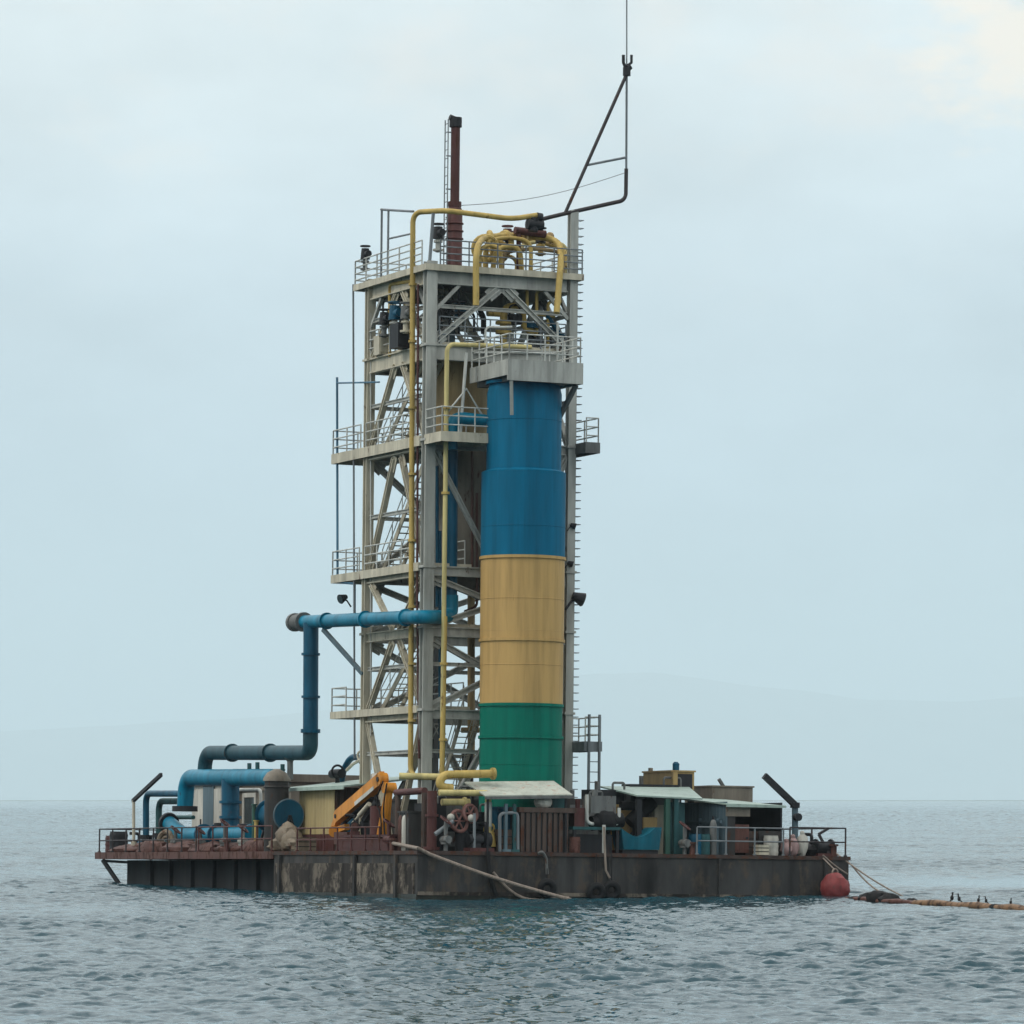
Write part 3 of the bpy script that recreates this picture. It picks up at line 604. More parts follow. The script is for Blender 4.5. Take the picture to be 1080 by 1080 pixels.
for k, (xa, xb, y, v) in enumerate(((506, 528, 262, 5.9), (512, 560, 254, 6.4), (530, 594, 266, 6.9), (548, 598, 258, 8.0), (505, 545, 272, 7.9))):
    m = MB(); m.tube([P(xa, 286, v=v), P(xa, y, v=v), P((xa + xb) / 2, y - 4, v=v + .3), P(xb, y, v=v), P(xb, 288, v=v)], .085, seg=10, bend=.4); m.build('loop_pipe', ('yellow', 'yellow', 'brownv', 'yellowp', 'yellow')[k], y3)  # brown loop stands for the brownish shadow among the pipes
m = MB(); m.torus(P(512, 262, v=6.6), (.3, 1, .2), .5, .1); m.torus(P(524, 266, v=7.4), (.6, 1, -.2), .45, .09); m.build('coil_bend', 'yellow', y3)
for px in (516, 553, 580): m = MB(); flange(m, P(px, 251, v=6.9), (1, .2, 0), .24, .05); m.build('flange', 'brownv', y3)  # brown flanges colour in more of the shadow between the loops
y4 = thing('yellow_valve_skid', 'yellow pipe skid with dark valves standing inside the tower under the top platform', 'valve skid', P(545, 360, v=6.6))
m = MB(); m.tube([P(531, 362, v=6.6), P(531, 324, v=6.6), P(551, 322, v=6.6), P(552, 345, v=6.6), P(566, 352, v=6.6)], .15, seg=12, bend=.35); m.build('pipe_run', 'yellow', y4)
m = MB(); m.tube([P(514, 330, v=6.7), P(534, 331, v=6.7)], .14); m.cyl(P(531, 352, v=6.6), P(531, 348, v=6.6), .33); m.cyl(P(531, 342, v=6.6), P(531, 339, v=6.6), .33); m.build('flange', 'yellow', y4)
m = MB(); m.tube([P(505, 312, v=6.5), P(506, 328, v=6.5), P(510, 334, v=6.5), P(510, 352, v=6.5)], .12, seg=8, bend=.3); m.build('hose', 'black', y4)
m = MB(); m.cyl(P(543, 342, v=6.6), P(543, 332, v=6.6), .3); m.torus(P(543, 328, v=6.4), (0, 1, 0), .26, .04); m.build('valve', 'dark', y4)
m = MB(); m.tube([P(575, 330, v=6.5), P(590, 352, v=6.5), P(597, 356, v=6.5)], .1); m.cyl(P(561, 346, v=6.5), P(561, 340, v=6.5), .26); m.build('valve', 'blued', y4)

def motor_valve(px, py, v, lab, s=1., mats=('dark', 'greyd'), grp=None):
    q = P(px, py, v=v); t = thing('valve', lab, 'valve', q, grp)
    m = MB(); m.cyl(q, q + UP * .5 * s, .1 * s); flange(m, q + UP * .08 * s, UP, .2 * s, .04); flange(m, q + UP * .4 * s, UP, .17 * s, .04); m.build('body', mats[1], t)
    m = MB(); m.cyl(q + UP * .5 * s, q + UP * .95 * s, .2 * s, .16 * s); m.cyl(q + Vector((0, -.1, .7 * s)), q + Vector((0, -.42 * s, .7 * s)), .13 * s); m.build('actuator', mats[0], t)
    m = MB(); m.torus(q + UP * 1.05 * s, (0, 0, 1), .2 * s, .03 * s, seg=14, sg=6); m.build('handwheel', mats[0], t)
zpy = lambda z, v: 0
motor_valve(405, 356, 10.2, 'dark valve actuator on the upper platform behind the left face, left of its neighbour', 1.1)
motor_valve(416, 354, 9.2, 'dark valve actuator on the upper platform midway along the left face', 1.3, ('blued', 'grey'))
motor_valve(428, 352, 7.6, 'grey bodied valve on the upper platform next to the tall yellow pipe', 1.2, ('greyd', 'cream'))
motor_valve(385, 286, 12.6, 'dark lamp like valve post at the left end of the tower top railing', 1.0)
for k, (px, py, v, d, mt, lab) in enumerate([
    (424, 335, 8.4, (.7, .9, 1.0), 'dark', 'dark instrument cabinet on the upper platform under the left beam'),
    (403, 345, 11., (.5, .6, .8), 'cream', 'cream junction box near the back left column, upper platform'),
    (575, 356, 8.8, (.9, .6, .8), 'greyd', 'grey pump set on the upper platform at the right, below the loop pipes'),
    (470, 352, 8.5, (.6, .6, .9), 'bluegrey', 'blue grey control box on the upper platform right of the front column')]):
    q = P(px, py, v=v); q.z = zD; t = thing('control_cabinet', lab, 'cabinet', q)
    m = MB(); m.bb(q - Vector((d[0]/2, d[1]/2, 0)), q + Vector((d[0]/2, d[1]/2, d[2]))); m.build('body', mt, t)
    m = MB(); m.bb(q + Vector((-d[0]*.4, -d[1]/2 - .03, .1)), q + Vector((d[0]*.4, -d[1]/2 - .003, d[2]*.9))); m.build('door', mt, t)
    m = MB(); m.cyl(q + UP * d[2], q + UP * (d[2] + .3), .05, seg=8); m.build('vent', 'dark', t)

# small lines and vents on the left
m = MB(); m.tube([P(355.5, 398, u=2.6), P(356, 614, u=2.6), P(374, 615.5, u=2.6), P(374, 655, u=2.6)], .055, seg=8, bend=.1)
m.tube([P(356, 404, u=2.6), P(400, 403, u=2.6)], .04, seg=6)
one(m, 'vent_line', 'ventblue', 'thin grey blue pipe hugging the outer left ends of the platforms', 'pipe')
m = MB(); m.tube([P(372.5, 300, u=2.55), P(374, 800, u=2.55)], .045, seg=8); m.tube([P(372.5, 303, u=2.55), P(384, 305, u=2.7)], .04, seg=6)
one(m, 'drain_line', 'railgrey', 'long straight grey pipe left of the back left tower column', 'pipe')
m = MB(); m.tube([P(391, 300, u=2.75), P(391, 812, u=2.75)], .035, seg=6); one(m, 'cable_conduit', 'rail', 'pale conduit strapped beside the back left tower column', 'conduit')
m = MB(); m.tube([P(441, 300, u=2.6), P(440, 640, u=2.6), P(442, 800, u=2.6)], .05, seg=8); one(m, 'conduit_pipe', 'redbrown', 'thin red brown conduit between the tall yellow pipe and the front column', 'conduit')
m = MB(); m.tube([P(497, 620, v=9.5), P(497, 800, v=9.5)], .16, seg=10); m.tube([P(487, 770, v=9.5), P(505, 770, v=9.5)], .12); one(m, 'downcomer_pipe', 'brownv', 'dull brown pipe hanging inside the tower beside the yellow band', 'pipe')
m = MB(); m.lathe((6.2, 9.5, 0), [(.9, DK), (.9, DK + 2.2), (.5, DK + 2.6), (.25, DK + 2.7), (.25, DK + 4.2)], seg=24); one(m, 'scrubber_tank', 'darkv', 'dark squat tank standing on deck inside the foot of the tower', 'tank')

# floodlights on the right and left sides
def flood(px, py, u, v, side, lab, s=1.):
    q = P(px, py, v=v) if u is None else P(px, py, u=u); t = thing('floodlight', lab, 'floodlight', q, None)
    m = MB(); m.tube([q + Vector((-side * .45 * s, 0, -.45 * s)), q + Vector((-side * .2 * s, 0, -.1 * s)), q], .05 * s, seg=8); m.build('arm', 'dark', t)
    m = MB(); m.cyl(q + Vector((-side * .14 * s, 0, .16 * s)), q + Vector((side * .3 * s, -.08, -.02 * s)), .14 * s, .3 * s, seg=16); m.build('lamp_head', 'dark', t)
    m = MB(); m.cyl(q + Vector((side * .30 * s, -.08, -.02 * s)), q + Vector((side * .33 * s, -.085, -.03 * s)), .27 * s, seg=16); m.build('lens', 'glass', t)
flood(607, 632, None, 5.8, 1, 'large dark floodlight on the right column beside the yellow band', 1.0)
flood(603, 555, None, 5.8, 1, 'small dark lamp on the right column beside the lower blue band', .45)
flood(600, 595, None, 5.8, 1, 'small dark lamp on the right column at the top of the yellow band', .45)
flood(363, 632, 2.6, None, -1, 'dark floodlight left of the tower just above the blue pipe', .7)

# ================================================================== BLUE MAIN
bm_ = thing('blue_main_pipe', 'long blue pipe from the tower out left, down and back along the deck', 'pipe', P(327, 800, u=2.0))
m = MB(); q0 = P(477, 474, v=6.4); q1 = P(476, 651, v=6.4); q2 = Vector((2.05, 4.8, P(440, 650.5, v=4.8).z)); q3 = P(320, 656, u=2.05)
m.tube([q0, q1 + UP * .5], .235, seg=18); m.build('riser', 'blued', bm_); m = MB(); m.tube([q1 + UP * .9, q1, q2, q3], .28, seg=18, bend=.6); m.build('upper_run', 'blue', bm_)
ax = (q3 - q2).normalized(); m = MB(); flange(m, q3, ax, .42, .12); m.cyl(q3, q3 + ax * 1.0, .34, seg=18); flange(m, q3 + ax * 1.0, ax, .40, .1); m.build('end_flange', 'greyd', bm_)
q4 = P(328, 657, u=2.05); q5 = P(327.5, 794, u=2.05); q6 = P(217, 794, u=2.05); q7 = P(215, 826, u=2.05)
m = MB(); m.tube([q4, P(327.5, 772, u=2.05)], .325, seg=18); m.build('drop_run', 'blued', bm_); m = MB(); m.tube([P(327.5, 770.5, u=2.05), q5, q6, q7], .325, seg=18, bend=1.25); m.build('lower_run', 'bluegreen', bm_)
for px in (245, 285): m = MB(); flange(m, P(px, 794, u=2.05), (0, 1, 0), .41, .05); m.build('flange', 'bluegreen', bm_)
for px in (345, 385, 425): m = MB(); qq = q3.lerp(q2, (px - 320) / 120); flange(m, qq, q2 - q3, .36, .05); m.build('flange', 'blue', bm_)
for y in (690, 735): m = MB(); flange(m, P(327.7, y, u=2.05), UP, .40, .05); m.build('flange', 'blued', bm_)
m = MB(); flange(m, P(327.5, 771, u=2.05), UP, .42, .08); m.build('flange', 'blued', bm_)
m = MB(); m.cyl(P(306, 797, u=2.05), P(306, 822, u=2.05), .13); m.cyl(P(306, 799, u=2.05), P(306, 803, u=2.05), .26, .14); m.build('support_leg', 'greyd', bm_)
m = MB(); m.beam(P(341, 664, u=2.05), P(383, 711, u=2.7), .16); m.build('strut', 'bluegrey', bm_)
m = MB(); m.tube([P(476, 474, v=5.2), P(476, 440, v=5.2), P(512, 444, v=5.0)], .26, seg=16, bend=.5); one(m, 'blue_branch_pipe', 'blue', 'short blue elbow pipe behind the platform railing entering the upper blue band', 'pipe')
# blue manifold on the left deck
mf = thing('blue_manifold', 'fat blue pipe manifold with open flanged mouth low on the left deck', 'pipe manifold', P(230, 900, u=1.7))
m = MB(); m.tube([P(195, 852, u=1.7), P(197, 820, u=1.7), P(292, 820, u=1.7), P(292, 850, u=1.7)], .37, seg=20, bend=1.6); m.build('top_run', 'blue', mf)
m = MB(); flange(m, P(195, 853, u=1.7), UP, .58, .12); m.build('mouth_flange', 'dark', mf)
m = MB(); m.tube([P(243, 822, u=1.7), P(243, 872, u=1.7)], .40, seg=20); flange(m, P(243, 846, u=1.7), UP, .50, .06); flange(m, P(243, 862, u=1.7), UP, .50, .06); m.build('tee_leg', 'blued', mf)
m = MB(); m.tube([P(178, 868, u=1.5), P(194, 881, u=1.5), P(266, 880, u=1.5)], .34, seg=20, bend=.8); flange(m, P(266, 880, u=1.5), (0, 1, 0), .46, .07); m.build('bottom_run', 'blue', mf)
m = MB(); dd = (P(178, 868, u=1.5) - P(194, 881, u=1.5)); flange(m, P(178, 868, u=1.5), dd, .48, .09); m.build('end_flange', 'dark', mf)
for px in (215, 229): m = MB(); flange(m, P(px, 880, u=1.5), (0, 1, 0), .47, .06); m.build('flange', 'blued', mf)
for px in (205, 222, 255): m = MB(); q = P(px, 884, u=1.5); m.beam(q, (q.x, q.y, DK), .22); m.build('support_leg', 'dark', mf)
m = MB(); m.cyl(P(230, 876, u=1.5), P(230, 868, u=1.5), .18); m.build('valve_stem', 'dark', mf)
for px, y in ((263, 805), (271.5, 804), (298, 806)): m = MB(); m.cyl(P(px, 818, u=1.7), P(px, y, u=1.7), .1, seg=8); m.build('vent_stub', 'teal', mf)
def goose(px, y0, y1, px2, lab, mat, u):
    t = thing('gooseneck_pipe', lab, 'pipe', P(px, y0, u=u)); m = MB(); m.tube([P(px, y0, u=u), P(px, y1, u=u), P(px2, y1, u=u)], .15, seg=12, bend=.5); m.build('pipe_run', mat, t)
    m = MB(); flange(m, P(px, y0 - 5, u=u), UP, .3, .1); q = P(px, y0 - 5, u=u); m.cyl((q.x, q.y, DK), q, .2); m.build('base_flange', 'dark', t)
goose(154, 888, 837, 193, 'taller dark blue gooseneck pipe on the far left deck', 'blued', 1.5)
goose(167.5, 886, 845, 193, 'shorter dark teal gooseneck pipe left of the big blue mouth', 'teal', 1.9)
# ================================================================== LEFT DECK
def deck(px, u=None, v=None):
    q = P(px, 900, u=u) if u is not None else P(px, 900, v=v); q.z = DK; return q
def rail_thing(lab, pts, mat, h=1.08, n=2, step=2.0, r=.03, grp=None):
    pts = [Vector(p) for p in pts]; t = thing('deck_railing', lab, 'railing', pts[0], grp)
    done = []
    for a, b in zip(pts, pts[1:]):
        k = max(1, round((b - a).length / step))
        for i in range(k + 1):
            p = a.lerp(b, i / k)
            if any((p - q).length < .05 for q in done): continue
            done.append(p); m = MB(); m.cyl(p, p + UP * h, r * 1.25, seg=7); m.cyl(p, p + UP * .05, r * 2.6, seg=7); m.build('post', mat, t)
    for j in range(n): m = MB(); m.tube([p + UP * (h * (j + 1) / n) for p in pts], r, seg=7); m.build('rail', mat, t)
VL = VD - .12
rail_thing('dark railing round the far left end of the deck', [(.12, 25.5, DK), (.12, VL, DK), (6, VL, DK), (12, VL, DK)], 'raild')
rail_thing('rusty railing along the deck edge below the blue reel', [(.12, 16.2, DK), (.12, 25.2, DK)], 'redbrown', step=1.8)
rail_thing('red brown railing in front of the orange crane', [(.1, 4.2, DK), (.1, 13.2, DK)], 'redbrown', step=1.5, h=.95)
rail_thing('pale railing along the right deck before the dark shed', [(12.2, .1, DK), (16.1, .1, DK)], 'railgrey', step=1.3, h=1.1)
rail_thing('dark railing round the right end of the deck', [(16.4, .1, DK), (18.95, .1, DK), (18.95, 6, DK), (18.95, 12, DK)], 'raild', step=2.4, h=1.15)

def drum(q, r, h, mat, lab, cat='barrel', grp=None):
    t = thing('barrel', lab, cat, q, grp); m = MB()
    prof = [(r * .96, 0)]; 
    for k in range(3): z = h * (k + .5) / 3; prof += [(r, z - h * .1), (r * 1.05, z), (r, z + h * .1)]
    prof += [(r * .96, h)]; m.lathe(q, prof, seg=20); m.build('body', mat, t); m = MB(); m.lathe(q + UP * (h + .002), [(r * .98, 0), (r * .98, .03), (r * .9, .03)], seg=20); m.build('lid', mat, t); return t
drum(deck(125, u=1.2), .42, .95, 'dark', 'dark barrel standing at the far left end of the deck')
drum(deck(119, u=2.6), .36, .8, 'redbrown', 'reddish barrel just left of the dark barrel, far left end')
drum(deck(813, v=.7), .3, .78, 'white', 'small cream drum on the deck before the dark shed doorway')


def davit(px, y, u, v, ex, ey, lab, th, mp, mb_):
    q = deck(px, u=u, v=v); k = dict(u=u) if u is not None else dict(v=v); top = P(px, y, **k); tip = P(ex, ey, **k)
    t = thing('davit', lab, 'davit crane', q); m = MB(); m.cyl(q, top, th, seg=10); m.cyl(q, q + UP * .5, th * 1.8, seg=10); m.build('post', mp, t)
    m = MB(); m.beam(top + (top - tip).normalized() * .12, tip, max(.13, th * 1.4), max(.17, th * 1.9)); m.build('boom', mb_, t)
    return t, q, top, tip
davit(141, 844, 1.0, None, 170, 817, 'thin pale davit post with boom leaning right, far left deck', .075, 'cream', 'dark')
t, q, top, tip = davit(838.5, 849, None, 1.2, 806, 818, 'pale davit post with thick dark boom leaning left, right end', .13, 'bluegrey', 'dark')
m = MB(); m.cyl(top + UP * -.12, top + UP * .1, .2); m.cyl(top + Vector((.0, -.1, -.5)), top + Vector((0, -.35, -.5)), .16); m.build('winch_head', 'dark', t)

# clutter along the left edge
def lumps(name, lab, cat, pts, mat, seed):
    m = MB()
    for k, (q, d) in enumerate(pts): m.blob(q, d, .35, seed + k)
    return one(m, name, mat, lab, cat)
pts = []
for k in range(16):
    q = deck(133 + k * 9.2, u=.7 + .5 * (k % 3)); pts.append((q + UP * .12, (.9, 3.6, .4 + .16 * (k % 4))))
lumps('scrap_heap', 'low heap of rusty hose and scrap along the far left deck edge', 'scrap heap', pts, 'rust', 11)
q = deck(175, u=1.0); m = MB(); m.torus(q + UP * .5, (.8, .4, 0), .42, .13); m.torus(q + UP * .5, (.8, .4, 0), .2, .07); one(m, 'hose_coil', 'sack', 'pale coiled hose ring under the open end of the blue manifold', 'hose coil')
# cream twin cabinet
cb = thing('switch_cabinet', 'cream twin door cabinet framed by the big blue pipe', 'cabinet', deck(218, u=4.5))
v0, v1 = VV(204, 4.5), VV(236, 4.5); zt = P(218, 829, u=4.5).z; zz = P(218, 829, u=4.5).z - DK
m = MB(); m.bb((4.5, v1, DK), (5.6, v0, DK + zz)); m.build('body', 'white', cb)
m = MB(); m.bb((4.42, VV(226, 4.5), DK + .2), (4.497, VV(215, 4.5), DK + zz + .1)); m.build('middle_panel', 'bluegrey', cb)
m = MB(); m.bb((4.35, v1 - .2, DK + zz + .003), (5.7, v0 + .2, DK + zz + .22)); m.build('top_cover', 'greyd', cb)
for px in (209, 231): m = MB(); vv = VV(px, 4.5); m.bb((4.44, vv - .75, DK + .25), (4.497, vv + .75, DK + zz - .15)); dr = m.build('door', 'white', cb); m = MB(); m.cyl((4.42, vv - .5, DK + 1.3), (4.42, vv - .5, DK + 1.6), .04, seg=6); m.build('handle', 'dark', dr)
# grey brown cabin
gc = thing('deck_cabin', 'grey brown clad cabin with white framed window behind the blue pipes', 'cabin', deck(280, u=5.2))
v0, v1 = VV(246, 5.2), VV(306, 5.2); zt = P(275, 826, u=5.2).z
m = MB(); m.bb((5.2, v1, DK), (9, v0, zt)); m.build('wall', 'wallg', gc)
m = MB(); m.bb((5.0, v1 - .2, zt + .003), (9.2, v0 + .2, zt + .35)); m.bb((5.08, v1 - .1, zt - .35), (5.197, v0 + .1, zt - .18)); m.build('roof', 'wallg', gc)
va, vb = VV(257, 5.2), VV(271, 5.2); m = MB(); z0, z1 = P(264, 876, u=5.2).z, P(264, 841, u=5.2).z
for a, b in (((5.1, va - .2, z0), (5.198, va, z1)), ((5.1, vb, z0), (5.198, vb + .2, z1)), ((5.1, vb + .002, z1 + .002), (5.198, va - .002, z1 + .2))): m.bb(a, b)
wf = m.build('window_frame', 'white', gc); m = MB(); m.bb((5.15, vb + .202, z0), (5.196, va - .202, z1 - .003)); m.build('pane', 'glass', wf)
# domed tank, reel
q = deck(291, u=.95); zt = P(291, 824, u=.95).z; dt = thing('domed_tank', 'dark upright tank with pale grey dome left of the blue reel', 'tank', q)
m = MB(); m.lathe(q, [(.52, 0), (.52, zt - DK)], seg=24); m.torus(q + UP * (zt - DK - .25), (0, 0, 1), .53, .05); m.build('body', 'darkv', dt)
m = MB(); m.lathe((q.x, q.y, zt + .002), [(.6, 0), (.58, .12), (.42, .36), (.15, .5), (.1, .52)], seg=24); m.build('dome', 'wallg', dt)
m = MB()
for px in (283, 299): z = deck(px, u=2.4); m.beam(z, z + UP * 2.0, .14)
m.build('frame', 'redbrown', dt)
va, vb = VV(284, 1.3), VV(304, 1.3); zc = P(300, 860, u=1.3).z; rl = thing('hose_reel', 'large deep blue drum reel with pale rim beside the beige cabin', 'reel', (1.3, (va + vb) / 2, DK))
m = MB(); m.cyl((1.3, va, zc), (1.3, vb, zc), .55, seg=32); m.build('drum', 'blued', rl)
for v_i in (va, vb):
    m = MB(); m.cyl((1.3, v_i - .04, zc), (1.3, v_i + .04, zc), .66, seg=36); fl_ = m.build('flange_disc', 'blued', rl)
    m = MB(); m.torus((1.3, v_i, zc), (0, 1, 0), .67, .045, seg=36); m.build('rim', 'bluegrey' if v_i == vb else 'blued', fl_)
for v_i in (va + .15, vb - .15): m = MB(); m.beam((.8, v_i, DK), (1.3, v_i, zc), .1); m.beam((1.8, v_i, DK), (1.3, v_i, zc), .1); m.build('stand', 'dark', rl)
pts = [(deck(px, u=.75) + UP * hh, (.9, 1.5, hh * 2.1)) for px, hh in ((298, .35), (303, .6), (308, .45), (312, .3), (294, .25))]
lumps('net_heap', 'pale dirty heap of net and rope below the blue reel', 'net heap', pts, 'sack', 31)
for px, mt, lab, hh in ((270, 'yellow', 'short yellow post at the deck edge left of the blue reel', 1.3), (267.5, 'green', 'thin green post at the deck edge beside the yellow post', 2.0)):
    q = deck(px, u=.6); m = MB(); m.cyl(q, q + UP * hh, .09); m.cyl(q, q + UP * .06, .2); m.cyl(q + UP * hh, q + UP * (hh + .05), .13); one(m, 'post', mt, lab, 'post')
# beige cabin with pale roof
u0, u1 = 2.1, 4.2; v0, v1 = VV(316, u0), VV(353, u0); zt = P(335, 831, u=u0).z
bc = thing('beige_cabin', 'beige corrugated cabin under a pale green roof left of the orange crane', 'cabin', (u0, v1, DK))
m = MB(); m.bb((u0 + .03, v1 + .03, DK), (u1 - .03, v0 - .03, zt)); m.build('core', 'slat', bc)
m = MB(); m.corr((u0 - .02, v1, DK + .75), (0, v0 - v1, 0), (0, 0, zt - DK - .75), 12, .03); m.build('cladding', 'beige', bc)
m = MB(); m.bb((u0 - .06, v1, DK), (u0 + .02, v0, DK + .74)); m.build('skirting', 'redbrown', bc)
m = MB(); m.corr((u0, v1 - .02, DK), (u1 - u0, 0, 0), (0, 0, zt - DK), 7, .03); m.build('cladding', 'slat', bc)
ra = [P(293, 828, u=1.9), P(389, 829, u=1.9), P(378, 818, u=5.4), P(304, 818, u=5.4)]
m = MB(); m.slab([(1.7, v0 + 1.9, zt + .02), (1.7, v1 - 2.0, zt + .04), (6.6, v1 - 2.0, zt + .62), (6.6, v0 + 1.9, zt + .60)], .07); m.bb((1.66, v1 - 2.0, zt - .12), (1.697, v0 + 1.9, zt + .0)); m.build('roof', 'roof', bc)
m = MB(); q = P(374, 812, u=4.5); m.tube([(4.5, q.y + 1.5, q.z - .5), (4.5, q.y + 1.3, q.z), (4.5, q.y + .5, q.z + .55), (4.5, q.y - .5, q.z + .55), (4.5, q.y - 1.3, q.z + .0), (4.5, q.y - 1.5, q.z - 1.2)], .14, seg=10, bend=.4)
one(m, 'arched_hose', 'blued', 'arched dark blue hose above the pale green cabin roof', 'hose')
q = P(356, 816, u=4.0); m = MB(); m.cyl(q - Vector((0, .5, 0)), q + Vector((0, .6, .0)), .2); m.torus(q + UP * .1, (0, 1, 0), .26, .05); m.cyl(q - UP * .5, q, .1); one(m, 'roof_motor', 'dark', 'dark motor lying beyond the ridge of the pale green cabin roof', 'motor')
q = P(352, 802, u=3.5); m = MB(); m.tube([P(391, 795, u=2.9), P(372, 806, u=3.2), P(366, 812, u=3.4)], .07, seg=8); m.torus(P(380, 797, u=3.2), (1, .3, 0), .18, .05); one(m, 'pipe_stub', 'cream', 'small cream pipe stub at the foot of the back left column', 'pipe')

# orange crane
cr_u = 1.2; cr = thing('folding_crane', 'orange folded loader crane leaning left on the near deck edge', 'crane', deck(395, u=cr_u))
def C_(px, py, du=0): return P(px, py, u=cr_u + du)
m = MB(); q = deck(398, u=cr_u); m.box(q + UP * .3, (1.1, 1.6, .6)); m.cyl(q + UP * .6, (q.x, q.y, P(402, 850, u=cr_u).z), .32, seg=18); m.build('base', 'redbrown', cr)
m = MB(); m.cyl(C_(401.5, 896), C_(410.5, 831), .30, .17, seg=8); m.cyl(C_(410.5, 831) - Vector((.25, 0, 0)), C_(410.5, 831) + Vector((.25, 0, 0)), .22); m.build('mast', 'orange', cr)
m = MB(); a_, b_ = C_(403, 822, -.1), C_(358, 861, -.1); m.beam(a_, b_, .36, .5); m.cyl(a_ - Vector((.18, 0, 0)), a_ + Vector((.18, 0, 0)), .27); m.cyl(b_ - Vector((.17, 0, 0)), b_ + Vector((.17, 0, 0)), .25); m.beam(a_ + UP * .27, b_ + UP * .2, .2, .12); bo = m.build('boom', 'orange', cr)
m = MB(); m.beam(C_(394, 831, -.3), C_(374, 848, -.3), .02, .16); m.build('pale_panel', 'rail', bo)
m = MB(); m.cyl(a_ - Vector((.22, 0, 0)), a_ + Vector((.22, 0, 0)), .1); m.cyl(b_ - Vector((.21, 0, 0)), b_ + Vector((.21, 0, 0)), .09); m.build('pin', 'dark', bo)
m = MB(); m.beam(C_(357, 862, .12), C_(351.5, 878, .12), .26, .3); m.cyl(C_(352.5, 877, -.1), C_(352.5, 877, .35), .24); m.beam(C_(352.5, 877, .12), C_(366, 872, .12), .22, .24); m.build('jib', 'orange', cr)
m = MB(); m.cyl(C_(394, 839, .1), C_(374, 858, .1), .15); m.cyl(C_(374, 858, .1), C_(358, 873, .1), .08); m.build('hydraulic_cylinder', 'dark', cr)
m = MB(); m.cyl(C_(389.5, 848, -.25), C_(379, 860, -.25), .1); m.cyl(C_(379, 860, -.25), C_(371, 869, -.25), .05); m.build('hydraulic_cylinder', 'cream', cr)
m = MB(); m.tube([C_(404, 824, -.3), C_(396, 845, -.35), C_(402, 860, -.3), C_(402, 890, -.3)], .035, seg=6, bend=.5); m.tube([C_(408, 826, -.25), C_(404, 850, -.35), C_(406, 885, -.3)], .035, seg=6, bend=.5); m.build('hydraulic_hose', 'black', cr)
m = MB(); m.beam(C_(388, 895), C_(384, 866), .3); m.beam(C_(384, 866), C_(398, 846), .24); m.build('counter_frame', 'dark', cr)
m = MB(); m.cyl(C_(395, 817), C_(396, 823), .17); m.build('end_cap', 'white', cr)
m = MB(); m.beam(C_(358, 884), C_(372, 884), .5); m.build('stabiliser', 'rust', cr)
q = deck(386, u=.8); m = MB(); m.bb((.5, VV(417, .5), DK), (1.1, VV(356, .5), DK + .5)); m.bb((.45, VV(414, .5), DK + .55), (1.05, VV(360, .5), DK + .66)); one(m, 'skid_frame', 'redbrown', 'low red brown steel skid under the orange crane', 'skid')
# pipe portal right of crane
pf = thing('pipe_portal', 'pinkish brown pipe portal frame between the orange crane and the front column', 'frame', deck(430, u=1.0))
for px in (419, 447): m = MB(); q = deck(px, u=1.0); m.cyl(q, (q.x, q.y, P(px, 836, u=1.0).z), .12, seg=10); m.build('post', 'slat', pf)
m = MB(); m.tube([P(418, 836, u=1.0), P(448, 834, u=1.0)], .14); m.build('top_bar', 'redbrown', pf)
m = MB(); q = deck(434, u=.7); m.cyl(q, q + UP * 1.5, .09, seg=8); m.build('short_post', 'rail', pf)
q = deck(455, v=1.2); m = MB(); m.cyl(q, (q.x, q.y, P(455, 834, v=1.2).z), .2, seg=12); flange(m, q + UP * 1.4, UP, .27, .05); flange(m, q + UP * .1, UP, .32, .06); one(m, 'standpipe', 'redbrown', 'red brown standpipe at the near corner of the deck', 'pipe')
q = deck(440, v=2.6); m = MB(); m.bb(q + Vector((-.6, -.5, 0)), q + Vector((.35, .5, 1.5))); m.bb(q + Vector((-.65, -.55, 1.503)), q + Vector((.4, .55, 1.58))); one(m, 'corner_locker', 'darkv', 'dark grimy locker at the near corner behind the standpipe', 'locker')
q = deck(405, u=3.4); m = MB(); m.bb(q + Vector((-.5, -2.5, 0)), q + Vector((1.2, 2.4, 2.1))); m.bb(q + Vector((-.6, -2.6, 2.103)), q + Vector((1.3, 2.5, 2.18))); m.cyl(q + Vector((.2, .8, 2.18)), q + Vector((.2, .8, 2.9)), .25); one(m, 'generator_box', 'darkv', 'dark machinery box behind the orange crane', 'machine')

# ================================================================== YELLOW MANIFOLD, CANOPY, FRONT EQUIPMENT
ym = thing('yellow_manifold', 'bright yellow pipe manifold with stacked bends at the foot of the front column', 'pipe manifold', deck(480, v=1.6))
yv = 1.6
def Y_(px, py, dv=0): return P(px, py, v=yv + dv)
m = MB(); m.tube([Y_(421, 818.5, 1.2), Y_(466, 819.5, .6)], .14); m.build('feed_pipe', 'yellowp', ym)
m = MB(); m.tube([Y_(521, 816, 0), Y_(470, 817, 0), Y_(464, 822, 0), Y_(464, 829, 0), Y_(471, 831, 0), Y_(477, 831, 0)], .17, bend=.3); flange(m, Y_(520, 816), (1, 0, 0), .24, .06); m.build('bend_pipe', 'yellow', ym)
m = MB(); m.tube([Y_(463, 836, -.6), Y_(514.5, 836.5, -.6), Y_(515, 845, -.6), Y_(515, 886, -.6)], .13, bend=.3); m.build('drop_pipe', 'yellowp', ym)
m = MB(); m.tube([Y_(515, 846, -.6), Y_(515, 872, -.6)], .15); m.build('lagging', 'rail', ym)
m = MB(); m.tube([Y_(466, 846, -.3), Y_(495, 846, -.3)], .14); flange(m, Y_(490, 846, -.3), (1, 0, 0), .2, .05); m.build('stub_pipe', 'yellowp', ym)
